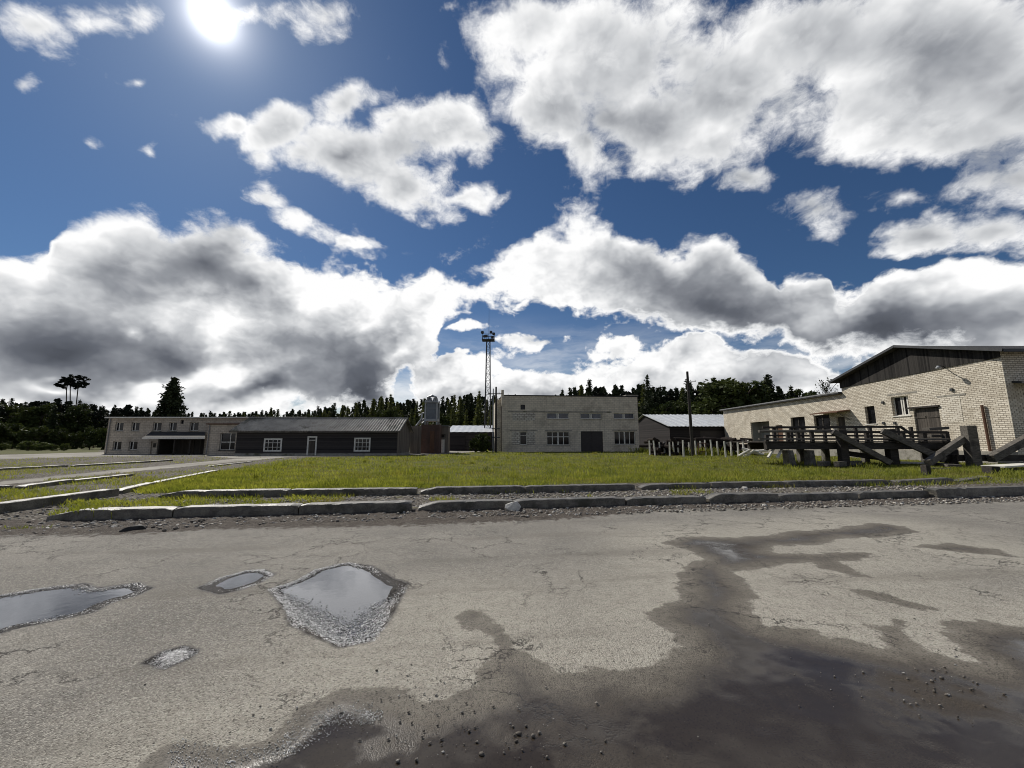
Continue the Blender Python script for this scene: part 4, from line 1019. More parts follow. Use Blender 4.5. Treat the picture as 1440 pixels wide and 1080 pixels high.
    for k in ('w1', 'w2'): window(Fw, hl[k], t, M['dark_timber'], M['glass'], fw=.1, vbars=[.42], bar=.14, depth=.25, sill=M['concrete'])
    window(Fw, hm['w3'], t, M['dark_timber'], M['glass'], fw=.08, cols=1, depth=.25, sill=M['white_paint'])
    window(Fw, hm['w4'], t, M['white_paint'], M['glass'], fw=.09, vbars=[.44, .56, .78], bar=.12, depth=.25, sill=M['white_paint'])
    # awning over the door by the corner of the wing
    a0, z0 = S(1156, 580.5); a1, _ = S(1196, 578); aw_ = MB(); z0 = S(1176, 579)[1]
    aw_.hexa([Fw.at(a0, z0 - .22, 1.5), Fw.at(a1, z0 - .22, 1.5), Fw.at(a1, z0, .02), Fw.at(a0, z0, .02)], [Fw.at(a0, z0 - .12, 1.5), Fw.at(a1, z0 - .12, 1.5), Fw.at(a1, z0 + .12, .02), Fw.at(a0, z0 + .12, .02)])
    an = aw_.build('awning', M['rust'], t)
    for a in (a0 + .2, a1 - .2): br = MB(); br.tube([Fw.at(a, z0 - .22, 1.3), Fw.at(a, z0 - 1.0, .02)], .035); br.build('bracket', M['iron'], an)
    # big double door with lintel
    a0, z0, a1, z1 = hm['d3']; m = a0 + (a1 - a0) * .44
    for x0, x1 in ((a0 + .03, m - .01), (m + .01, a1 - .03)):
        d = MB(); fbox(d, Fw, x0, z0, x1, z1 - .04, -.2, -.12)
        for z in (z0 + .5, z1 - .9): fbox(d, Fw, x0 + .05, z, x1 - .05, z + .16, -.118, -.08)
        dd = d.build('door', M['door_boards'], t)
        h_ = MB(); h_.tube([Fw.at(x1 - .2, z0 + 1.1, -.06), Fw.at(x1 - .2, z0 + 1.5, -.06)], .025); h_.build('handle', M['iron'], dd)
    l_ = MB(); fbox(l_, Fw, a0 - .45, z1 + .0, a1 + .1, z1 + .14, 0.006, .16); l_.build('lintel', M['dark_timber'], t)
    # bricked-up gateway and the lintel above the window
    q = Fw.rect(1323, 560, 1349, 597); m_ = MB(); fbox(m_, Fw, a1 + .15, z1 - 1.4, a1 + 1.75, z1 + .75, -.03, .022); m_.build('bricked_up_opening', M['infill_brick'], t)
    m_ = MB(); fbox(m_, Fw, a1 + .0, z1 + .76, a1 + 2.2, z1 + .93, -.03, .03); m_.build('lintel', M['concrete'], t)
    a0, z0, a1, z1 = hm['w4']; m_ = MB(); fbox(m_, Fw, a0 - .3, z1 + .15, a1 + .9, z1 + .3, -.03, .02); m_.build('lintel', M['concrete'], t)
    # rusty downpipe, lamp bracket, small anchors
    p0, p1 = S(1381, 570), S(1393, 642); dp = MB(); ax = p0[0] + .1
    dp.tube([Fw.at(ax, p0[1], .14), Fw.at(ax + .05, .6, .14), Fw.at(ax + .1, .25, .3)], .09); dp.build('downpipe', M['rust'], t)
    la, lz = S(1327, 515); lm = MB(); lm.tube([Fw.at(la, lz, .02), Fw.at(la, lz + .05, .6), Fw.at(la + .35, lz - .1, .9)], .035); lb = lm.build('lamp_bracket', M['iron'], t)
    lm = MB(); c = Fw.at(la + .45, lz - .2, .95); lm.tube([c + Vector((0, 0, .16)), c, c - Vector((0, 0, .12))], [.06, .2, .16], 10); lm.build('lamp_shade', M['galv'], lb)
    for x, y in ((1242, 566), (1243, 595), (1259, 595), (1339, 548)):
        a, z = S(x, y); bx = MB(); fbox(bx, Fw, a - .1, z - .12, a + .1, z + .12, .006, .12); bx.build('junction_box', M['iron'], t)
    # end wall: gate and its canopy
    g = MB(); fbox(g, N, gate[0] + .02, gate[1], gate[2] - .02, gate[3], -.26, -.2)
    for k in range(6): fbox(g, N, gate[0] + .1 + k * .82, gate[1] + .05, gate[0] + .16 + k * .82, gate[3] - .05, -.198, -.18)
    g.build('gate', M['gate_paint'], t)
    c = MB(); th = Vector((0, 0, .14)); p = [N.at(.5, 5.85, 1.7), N.at(7.2, 5.85, 1.7), N.at(7.2, 6.15, .01), N.at(.5, 6.15, .01)]; c.hexa([q - th for q in p], p); c.build('canopy', M['dark_roof'], t)
    # concrete loading platform along the wall
    pl = MB(); fbox(pl, Fw, 6.0, 0, a_end, .9, .006, 1.6); pl.build('loading_platform', M['concrete'], t)
    return Fw, k2, a_end

# ---- lattice mast, utility poles
def build_mast():
    Y = 78.0; c = P(685.5, 620, Y); X = c.x; zt = P(685.5, 479, Y).z
    t = thing('floodlight_mast', 'tall steel lattice mast with a floodlight platform and whip antenna', 'mast', (X, Y, 0))
    def hw(z): return .62 - (.62 - .33) * min(z / zt, 1)
    legs = MB(); br = MB()
    for sx, sy in ((-1, -1), (1, -1), (1, 1), (-1, 1)):
        legs.beam((X + sx * hw(0), Y + sy * hw(0), 0), (X + sx * hw(zt), Y + sy * hw(zt), zt), .13)
    n = 16
    for k in range(n):
        z0, z1 = zt * k / n, zt * (k + 1) / n; h0, h1 = hw(z0), hw(z1)
        for (ax, ay), (bx, by) in (((-1, -1), (1, -1)), ((1, -1), (1, 1)), ((1, 1), (-1, 1)), ((-1, 1), (-1, -1))):
            if k % 2: (ax, ay), (bx, by) = (bx, by), (ax, ay)
            br.beam((X + ax * h0, Y + ay * h0, z0), (X + bx * h1, Y + by * h1, z1), .06)
            br.beam((X + ax * h1, Y + ay * h1, z1), (X + bx * h1, Y + by * h1, z1), .05)
    legs.build('frame', M['iron'], t); br.build('bracing', M['iron'], t)
    pf = MB(); pf.box((X, Y, zt + .05), (2.5, 1.9, .12))
    for z in (.6, 1.15): 
        for a, b_ in (((-1.2, -.9), (1.2, -.9)), ((1.2, -.9), (1.2, .9)), ((1.2, .9), (-1.2, .9)), ((-1.2, .9), (-1.2, -.9))): pf.beam((X + a[0], Y + a[1], zt + z), (X + b_[0], Y + b_[1], zt + z), .05)
    for a in ((-1.2, -.9), (1.2, -.9), (1.2, .9), (-1.2, .9), (0, -.9), (0, .9)): pf.beam((X + a[0], Y + a[1], zt + .1), (X + a[0], Y + a[1], zt + 1.15), .05)
    pf.build('platform', M['iron'], t)
    for dx, dz in ((-1.15, 1.5), (-.7, .7), (-.35, .75), (.55, 1.55), (1.1, 1.2), (.85, .5)):
        fl = MB(); fl.box((X + dx, Y - .75, zt + dz), (.5, .35, .42), rz=dx * .3, tilt=(-.4, 0)); fl.beam((X + dx, Y - .7, zt + .15), (X + dx, Y - .7, zt + dz - .2), .05); fl.build('floodlight', M['iron'], t)
    an = MB(); an.tube([(X + .1, Y, zt + .1), (X + .1, Y, P(687, 452, Y).z), (X + .1, Y, P(687, 436, Y).z)], [.05, .04, .02], 6); an.build('antenna', M['iron'], t)

def build_poles():
    # pole in front of the barn
    Y = 46.0; X = P(972.5, 612, Y).x; zt = P(968.5, 522.5, Y).z
    t = thing('utility_pole', 'tall bare wooden utility pole standing in front of the pale barn roof', 'pole', (X, Y, 0))
    p = MB(); p.tube([(X, Y, -.3), (X - .02, Y, 4), (X - .03, Y, zt)], [.19, .165, .13], 12); p.build('post', M['dark_timber'], t)
    p = MB(); p.tube([(X - .02, Y, zt - 1.15), (X + .85, Y - .1, zt - 1.2)], .025, 6); p.build('bracket', M['iron'], t)
    for k in (0, 1):
        p = MB(); p.tube([(X + .25 + k * .55, Y - .05, zt - 1.17), (X + .25 + k * .55, Y - .05, zt - 1.0)], [.05, .035], 8); p.build('insulator', M['white_paint'], t)
    # twin pole beside the hall
    Y = 61.5; x0, x1 = P(693.3, 610, Y).x, P(697.3, 610, Y).x; z0, z1 = P(693.3, 546.5, Y).z, P(697, 544, Y).z
    t = thing('twin_utility_pole', 'pair of thin and thick line poles with a crossarm beside the workshop corner', 'pole', ((x0 + x1) / 2, Y, 0))
    for x, z, r_, mt in ((x0, z0, .09, 'galv'), (x1, z1, .16, 'dark_timber')):
        p = MB(); p.tube([(x, Y, -.2), (x, Y, z * .5), (x, Y, z)], [r_ * 1.15, r_, r_ * .85], 10); p.build('post', M[mt], t)
    p = MB(); z = P(695, 554, Y).z; p.beam((x0 - .8, Y - .17, z), (x1 + 1.0, Y - .17, z), .12, .14); p.build('crossarm', M['dark_timber'], t)
    for z_ in (2.3, 3.6):
        p = MB(); p.beam((x0 - .2, Y - .17, z_), (x1 + .6, Y - .17, z_), .1, .16); p.build('clamp', M['iron'], t)
    for dx in (-.7, .55, .9):
        p = MB(); p.tube([(x0 + dx, Y - .17, z + .08), (x0 + dx, Y - .17, z + .3)], [.06, .04], 8); p.build('insulator', M['galv'], t)

HALL = build_hall()
build_office()
build_shed()
build_middle()
build_barn()
WH = build_warehouse()
build_mast()
build_poles()

# ------------------------------------------------------------------ log deck and its loose timbers
def build_deck():
    Yf, Yb = 27.3, 31.2
    t = thing('log_deck', 'big dark timber log deck with rails and slanting braces in front of the cream warehouse', 'log deck', (24, 29, 0))
    T, D = M['old_timber'], M['dark_timber']
    def one(name, mat, *beams):
        m = MB()
        for b_ in beams: m.beam(*b_[:2], *b_[2:], jit=.012)
        return m.build(name, mat, t, bevel=.015)
    zt = P(1200, 622, Yf).z
    L, Rr = P(1076, 626, Yf).x, P(1335, 626, Yf).x
    # girders, joists, planked floor
    one('girder', D, ((L, Yf, zt - .24), (Rr, Yf, zt - .24), .34, .44))
    one('girder', D, ((L + 1.2, Yb, zt - .27), (Rr + .5, Yb, zt - .27), .38, .5))
    fl = MB()
    n = 42
    for k in range(n):
        x = L + .2 + (Rr - L - .4) * k / (n - 1); fl.box((x, (Yf + Yb) / 2, zt + .035 + rnd.uniform(-.01, .01)), ((Rr - L) / n * .93, Yb - Yf + .5, .07), rz=rnd.uniform(-.01, .01))
    fl.build('deck', D, t)
    # railings: front and back
    def rail(x0, y0, x1, y1, Y, h, mat='dark_timber', w=.12): one('rail', M[mat], (P(x0, y0, Y), P(x1, y1, Y), w, h))
    rail(1067, 606.8, 1185, 606.2, Yf + .05, .17, 'old_timber', .2)
    rail(1185, 607.5, 1332, 608.0, Yf + .05, .16)
    rail(1067, 617.2, 1335, 617.6, Yf + .05, .13, 'old_timber', .2)
    rail(1072, 601.2, 1266, 600.0, Yb, .17)
    rail(1076, 612.5, 1290, 613.0, Yb, .14)
    rail(1266, 600.0, 1281, 610.5, Yb, .17)
    def post(px, y0, y1, Y, w, mat='dark_timber', d=None):
        a, b_ = P(px, y0, Y), P(px, y1, Y); c = (a + b_) / 2
        m = MB(); m.beam((c.x, Y, b_.z), (c.x, Y, a.z), w, d or w, up=(0, 1, 0), jit=.01); return m.build('post', M[mat], t, bevel=.015)
    for px in (1108, 1122.5, 1142, 1219, 1270): post(px, 606, 626, Yf + .2, .2)
    for px in (1089, 1113, 1128, 1160, 1204, 1224, 1263, 1282): post(px, 600, 624, Yb + .1, .2)
    for px in (1300, 1332): post(px, 607, 645, Yf + .6, .28)
    # concrete legs and the heavy posts on the ground
    for px, w in ((1110, .62), (1138, .48)):
        c = P(px, 640, Yf + .1); m = MB(); m.hexa([(c.x + sx * w * .62 / 1, Yf + .1 + sy * .35, -.1) for sx, sy in ((-.6, -1), (.6, -1), (.6, 1), (-.6, 1))], [(c.x + sx * w * .62 - (.1 if px < 1120 else 0), Yf + .1 + sy * .3, zt - .53) for sx, sy in ((-.5, -1), (.5, -1), (.5, 1), (-.5, 1))])
        m.build('leg', M['dark_concrete'], t, bevel=.03)
    for px in (1125, 1160, 1215, 1300):
        c = P(px, 630, Yb); m = MB(); m.box((c.x, Yb, (zt - .53) / 2 - .05), (.4, .4, zt - .43)); m.build('leg', M['dark_concrete'], t, bevel=.03)
    def big(px, ytop, Y, w, mat): 
        a = P(px, ytop, Y); m = MB(); m.beam((a.x, Y, -.15), (a.x, Y, a.z), w, w, up=(.15, 1, 0), jit=.015); return m.build('post', M[mat], t, bevel=.025)
    big(1182, 604.5, Yf - .4, .46, 'dark_timber'); big(1249.5, 603.5, Yf + .3, .52, 'dark_timber'); big(1361, 598.5, Yf - .9, .54, 'old_timber')
    big(1335, 632, Yf + 1.0, .5, 'dark_timber')
    # slanting braces
    def brace(x0, y0, x1, y1, Y0, Y1, w, h, mat='old_timber'): 
        m = MB(); m.beam(P(x0, y0, Y0), P(x1, y1, Y1), w, h, jit=.012); m.build('brace', M[mat], t, bevel=.02)
    brace(1171, 607, 1252, 651, Yf - .75, Yf - 1.6, .34, .34)
    brace(1240, 606, 1328, 647, Yf - .15, Yf - 1.3, .36, .38)
    brace(1304, 651, 1356, 616, Yf - 1.7, Yf - .6, .34, .38)
    brace(1393, 645, 1462, 607, Yf - .8, Yf + .2, .40, .46)
    brace(1180, 636, 1245, 645, Yf + 1.5, Yf + 1.5, .3, .34, 'dark_timber')
    brace(1342, 644, 1560, 644, Yf - .3, Yf - .3, .36, .40, 'dark_timber')
    brace(1300, 637, 1345, 640, Yf + .2, Yf + .2, .34, .8, 'dark_timber')
    # little ladder stays below the left end
    for x0, x1 in ((1088, 1080), (1100, 1093)):
        m = MB(); m.beam(P(x0, 631, Yf + .3), P(x1, 643.5, Yf - .2), .12, .12); m.build('stay', M['pale_timber'], t)
    m = MB(); m.beam(P(1078, 612, Yf + .4), P(1078, 633, Yf + .4), .2, .2); m.build('post', D, t)
    # cross pieces high on the right: steps to the big door
    one('step', M['old_timber'], (P(1302, 603.5, Yf + 1.3), P(1330, 602, Yf + 1.3), .5, .2))
    one('step', M['old_timber'], (P(1306, 613.0, Yf + 1.2), P(1329, 613.5, Yf + 1.2), .4, .15))
    # loose timber on the ground
    def loose(name, label, cat, a, b_, w, h, mat, group=None):
        a, b_ = Vector(a), Vector(b_); m = MB(); m.beam(a, b_, w, h, jit=.012); c = (a + b_) / 2
        tag(m.build(name, M[mat], base=(c.x, c.y, 0), bevel=.015), label, cat, group)
    loose('plank', 'long bleached plank lying in the grass between the two left braces', 'plank', G(1249, 650, .22), G(1306, 651.5, .22), .5, .14, 'pale_timber')
    loose('plank', 'grey plank lying behind the foot of the crossing braces', 'plank', G(1300, 651, .2), G(1343, 655, .2), .6, .16, 'old_timber')
    loose('plank', 'short pale offcut in front of the crossing braces', 'plank', G(1303, 659, .1), G(1337, 660, .1), .35, .12, 'old_timber')
    loose('plank', 'pale plank ending at a dark block right of the tall leaning post', 'plank', G(1396, 656, .3), G(1450, 653, .3), .9, .1, 'pale_timber')
    loose('timber_block', 'squat dark timber block under the pale plank at the right', 'timber block', G(1388, 662, .2), G(1400, 662, .2), .45, .45, 'dark_timber')
    loose('timber_block', 'dark upright stub at the foot of the crossing braces', 'timber block', G(1299, 662, .25), G(1305, 662, .25), .3, .55, 'dark_timber')
    loose('plank', 'thin dark plank on the grass right of the dark block', 'plank', G(1402, 661, .1), G(1428, 660, .1), .3, .1, 'dark_timber')
    for k, (x, y) in enumerate(((1158, 652), (1181, 652.5), (1203, 651))):
        a = G(x, y, .25); loose('sleeper', 'short old sleeper lying in a row under the log deck', 'sleeper', a - Vector((.5, .35, 0)), a + Vector((.5, .25, 0)), .28, .3, 'old_timber', 'old sleepers under the log deck')

def build_stakes():
    # pale stakes, each driven in by itself
    xs = [(914, 639.5), (921.5, 640), (928, 639.5), (935, 639), (942, 640.5), (948, 639.5), (954, 639.5), (961.5, 641.5), (970, 639.5), (979, 640), (986, 639.5), (993, 640), (1002, 641.5), (1010, 640), (1021, 642.5), (1029, 641), (1038.5, 641.5), (1047, 641), (1054, 640.5)]
    for k, (x, y) in enumerate(xs):
        g = G(x, y + 1); h = rnd.uniform(1.6, 1.85)
        m = MB(); lean = Vector((rnd.uniform(-.12, .04), rnd.uniform(-.1, .1), 0)); r_ = rnd.uniform(.09, .115)
        m.tube([g - Vector((0, 0, .15)), g + lean * .5 + Vector((0, 0, h * .5)), g + lean + Vector((0, 0, h))], [r_, r_ * .95, r_ * .85], 8)
        tag(m.build('stake', M['pale_timber'], base=tuple(g)), 'pale bleached stake standing in the row before the log heap', 'stake', 'pale stakes in front of the log heap')
    # heap of dark logs behind them
    for k in range(78):
        x = rnd.uniform(912, 1060); Y = rnd.uniform(48.6, 50.8); z = rnd.choice([.2, .5, .8, 1.1, 1.4, 1.7, 1.9]); c = P(x, 625, Y); a = rnd.choice([rnd.uniform(-.3, .3), rnd.uniform(1.0, 2.1)]); L = rnd.uniform(1.2, 2.6); r_ = rnd.uniform(.15, .28)
        d = Vector((math.cos(a), math.sin(a), rnd.uniform(-.12, .12))) * L / 2; c = Vector((c.x, Y, z))
        m = MB(); m.tube([c - d, c, c + d], [r_, r_ * 1.03, r_ * .9], 9)
        tag(m.build('log', M['log'], base=tuple(c)), 'dark log in the untidy heap behind the pale stakes', 'log', 'logs in the heap behind the stakes')
    # light split billets sticking out near the deck end
    for k, (x, y) in enumerate(((1048, 636), (1055, 633), (1062, 637), (1068, 634), (1052, 639))):
        c = P(x, y, 43.5); c.z = max(c.z, .2); a = rnd.uniform(-.9, .9); d = Vector((math.cos(a) * .7, -.4, -math.sin(a) * .6)) 
        m = MB(); m.tube([c - d, c + d], [.13, .12], 8); tag(m.build('billet', M['pale_timber'], base=tuple(c)), 'pale short billet tipped against the end of the log heap', 'billet', 'pale billets at the end of the log heap')
    # rusty bracket frame among the stakes
    t = thing('rusty_trestle', 'low rusty iron trestle standing among the pale stakes', 'trestle', tuple(G(988, 641)))
    m = MB(); a, b_ = G(983, 641), G(993, 641)
    for p in (a, b_): m.beam(p, p + Vector((0, 0, 1.5)), .08)
    for z in (.5, 1.0, 1.45): m.beam(a + Vector((0, 0, z)), b_ + Vector((0, 0, z)), .07)
    m.build('frame', M['rust'], t)
    m = MB(); m.beam(G(1011, 636, 1.9) , G(1024, 638, 1.7), .1, .3); tag(m.build('rusty_bar', M['rust'], base=tuple(G(1017, 637, 1.8))), 'bent red rusty bar lying on top of the log heap', 'iron bar')

# ------------------------------------------------------------------ kerb stones
def kerb_stone(a, b_, w, h, label, group=None, sink=.02, tilt=0.0, chip=True, taper=(0, 0)):
    """weathered kerb block from a to b_ (front foot edge), extends backwards by w"""
    a, b_ = Vector((a[0], a[1], 0)), Vector((b_[0], b_[1], 0)); L = (b_ - a).length
    e = (b_ - a) / L; n = Vector((-e.y, e.x, 0))
    if n.y < 0: n = -n
    bm = bmesh.new(); nx = max(4, int(L / .16)); V = {}
    h *= .88; prof = [(0, 0), (0, h * .55), (.004, h * .95), (.022, h), (w * .5, h * 1.004), (w - .02, h), (w, h * .93), (w, 0)]
    for i in range(nx + 1):
        s = L * i / nx
        for j, (o, z) in enumerate(prof):
            k = rnd.uniform(-1, 1)
            chipz = -abs(rnd.gauss(0, .005)) if j in (2, 3, 4, 5) else 0
            if chip and j in (2, 3) and rnd.random() < .07: chipz -= rnd.uniform(.02, .06)
            end = 0; s_l, s_r = s, L - s; tp = 1.0
            if taper[0] and s_l < taper[0]: tp = .6 + .4 * s_l / taper[0]
            if taper[1] and s_r < taper[1]: tp = .6 + .4 * s_r / taper[1]
            if i in (0, nx) and j in (2, 3, 4, 5): end = -rnd.uniform(.01, .05)
            p = a + e * s + n * (o + k * .004) + Vector((0, 0, (z + chipz + end) * tp - sink + tilt * (s - L / 2)))
            V[i, j] = bm.verts.new(p)
    m = len(prof)
    for i in range(nx):
        for j in range(m - 1): bm.faces.new((V[i, j], V[i + 1, j], V[i + 1, j + 1], V[i, j + 1]))
    bm.faces.new([V[0, j] for j in range(m)]); bm.faces.new([V[nx, j] for j in reversed(range(m))])
    bmesh.ops.recalc_face_normals(bm, faces=bm.faces)
    c = (a + b_) / 2; bmesh.ops.translate(bm, verts=bm.verts, vec=(-c.x, -c.y, 0))
    me = bpy.data.meshes.new('kerb_stone'); bm.to_mesh(me); bm.free(); me.materials.append(M['kerb'])
    o = bpy.data.objects.new('kerb_stone', me); COL.objects.link(o); o.location = (c.x, c.y, 0)
    tag(o, label, 'kerb stone', group)

def foot(px): # point of the near kerb line under pixel column px (front foot)
    lo, hi = 680, 760
    for _ in range(40):
        m = (lo + hi) / 2; p = G(px, m)
        if kdist(p.x, p.y) > 0: lo = m
        else: hi = m
    return G(px, (lo + hi) / 2)

def build_kerbs():
    near = 'kerb stones of the row along the road'
    def nb(x0, x1, lab, h=.30, off=0.0, tilt=0, taper=(0, 0)):
        kerb_stone(foot(x0) + KN * off, foot(x1) + KN * (off + .02), .34, h, lab, near, tilt=tilt, taper=taper)
    nb(64, 240, 'leftmost kerb stone of the roadside row, its broken end beside tufts of grass', .30, taper=(.5, 0))
    nb(243, 418, 'roadside kerb stone with dark stained face above the dark lump', .31)
    nb(420, 578, 'roadside kerb stone ending at the open gap left of the white rock', .31)
    nb(588, 722, 'roadside kerb stone right of the open gap, its right end behind the white rock', .29, taper=(.45, 0))
    nb(724, 880, 'roadside kerb stone running right from behind the white rock', .29)
    nb(882, 994, 'plain roadside kerb stone left of the one with the pale raised corner', .27)
    nb(997, 1095, 'roadside kerb stone with a pale raised left corner', .33, -.04, tilt=-.01, taper=(.3, 0))
    nb(1098, 1210, 'low mossy kerb stone between pale cornered stone and crumbled stretch', .27, .03)
    nb(1213, 1312, 'sunken crumbling kerb stone left of the long bright topped one', .28, .06)
    nb(1314, 1520, 'long bright topped kerb stone at the right end of the roadside row', .36, -.08)
    back = 'kerb stones of the row along the lawn'
    def bb(p0, p1, lab, h=.26, tilt=0, taper=(0, 0)): kerb_stone(G(*p0), G(*p1), .34, h, lab, back, tilt=tilt, taper=taper)
    bb((222, 703.5), (402, 700), 'leftmost kerb stone of the lawn row, with a slanted end in the grass', .30, taper=(.55, 0))
    bb((404, 700), (585, 697.5), 'lawn row kerb stone ending left of the slanted gap stone', .29)
    bb((591, 697), (738, 694), 'lawn row kerb stone with a slanted left end behind the white rock', .29, taper=(.5, 0))
    bb((740, 694), (893, 690.5), 'lawn row kerb stone with a broken right corner in the middle of the lawn edge', .28)
    bb((902, 690), (1000, 687.5), 'lawn row kerb stone with a white left corner half covered by grass', .25, taper=(.4, 0))
    bb((1002, 687.5), (1107, 686), 'lawn row kerb stone marked by a pale vertical streak', .27)
    bb((1109, 686), (1255, 683.5), 'dark lawn row kerb stone in front of the log deck legs', .28)
    bb((1264, 683.5), (1342, 680), 'short bright topped kerb stone lying apart in the grass by the braces', .26, .012)
    bb((1350, 679), (1394, 674), 'half buried kerb stone askew in the grass below the tall post', .16, .02)
    ob = 'old kerb stones slanting across the left yard'
    def db(p0, p1, lab, h, w=.3): kerb_stone(G(*p0), G(*p1), w, h, lab, ob)
    db((-60, 729), (152, 698), 'long kerb stone slanting up from the left edge of the photo', .30)
    db((155, 696), (205, 684), 'dark overgrown kerb stone continuing the long slanting one', .2)
    db((212, 682), (300, 664), 'thin slanting kerb stone reaching the lawn corner', .17)
    db((-40, 694), (17, 690), 'short dark kerb stone cut by the left edge beside the pale path', .24)
    db((20, 690), (90, 680), 'mossy kerb stone bordering the pale path in the left yard', .22)
    db((92, 680), (180, 670), 'grass covered kerb stone farther along the pale path', .18)
    db((-50, 665), (96, 657), 'far straight kerb stone of the double row in the left yard', .2)
    db((98, 657), (238, 648.5), 'farthest kerb stone of the left yard near the office porch', .18)
    db((290, 657), (352, 650), 'thin edging stone between the pale yard and the lawn tip', .12, .2)

# ------------------------------------------------------------------ stones
def ico():
    t = (1 + 5 ** .5) / 2
    v = np.array([(-1, t, 0), (1, t, 0), (-1, -t, 0), (1, -t, 0), (0, -1, t), (0, 1, t), (0, -1, -t), (0, 1, -t), (t, 0, -1), (t, 0, 1), (-t, 0, -1), (-t, 0, 1)], float) / math.sqrt(1 + t * t)
    f = np.array([(0, 11, 5), (0, 5, 1), (0, 1, 7), (0, 7, 10), (0, 10, 11), (1, 5, 9), (5, 11, 4), (11, 10, 2), (10, 7, 6), (7, 1, 8), (3, 9, 4), (3, 4, 2), (3, 2, 6), (3, 6, 8), (3, 8, 9), (4, 9, 5), (2, 4, 11), (6, 2, 10), (8, 6, 7), (9, 8, 1)])
    return v, f

def stones_mesh(name, P0, size, mat, seed, label):
    """one mesh of many small stones; size per stone"""
    rs = np.random.RandomState(seed); v, f = ico(); n = len(P0)
    A = rs.randn(n, 3, 3); Q = np.linalg.qr(A)[0]
    sc = size[:, None] * np.stack([rs.uniform(.7, 1.25, n), rs.uniform(.6, 1.0, n), rs.uniform(.4, .75, n)], 1)
    jit = 1 + rs.uniform(-.22, .22, (n, 12, 1))
    V = (v[None] * jit) @ Q
    V = V * sc[:, None, :]
    V = V + P0[:, None, :]
    Fc = (f[None] + (np.arange(n) * 12)[:, None, None]).reshape(-1, 3)
    o = np_mesh(name, V.reshape(-1, 3), Fc, mat)
    return tag(o, label, kind='stuff')

def stone_mat(name, dark):
    m, b, bs, pos, out = new_mat(name)
    c = b.n('ShaderNodeTexVoronoi', {'feature': 'F1'}, Vector=pos, Scale=14.0)
    g = b.n('ShaderNodeSeparateColor', i0=c.outputs[1]).outputs[0]
    col = b.ramp(g, [(0, (.10 * dark, .085 * dark, .07 * dark)), (.5, (.23 * dark, .205 * dark, .175 * dark)), (.85, (.36 * dark, .335 * dark, .29 * dark)), (1, (.62 * dark, .60 * dark, .55 * dark))])
    col = b.mix(b.mapr(b.noise(pos, 60, 3, .6), .4, .7, 0, .5), col, (.1, .09, .075, 1))
    b.set(bs.inputs['Base Color'], col); b.set(bs.inputs['Roughness'], .85); b.set(bs.inputs['Specular IOR Level'], .25)
    return m

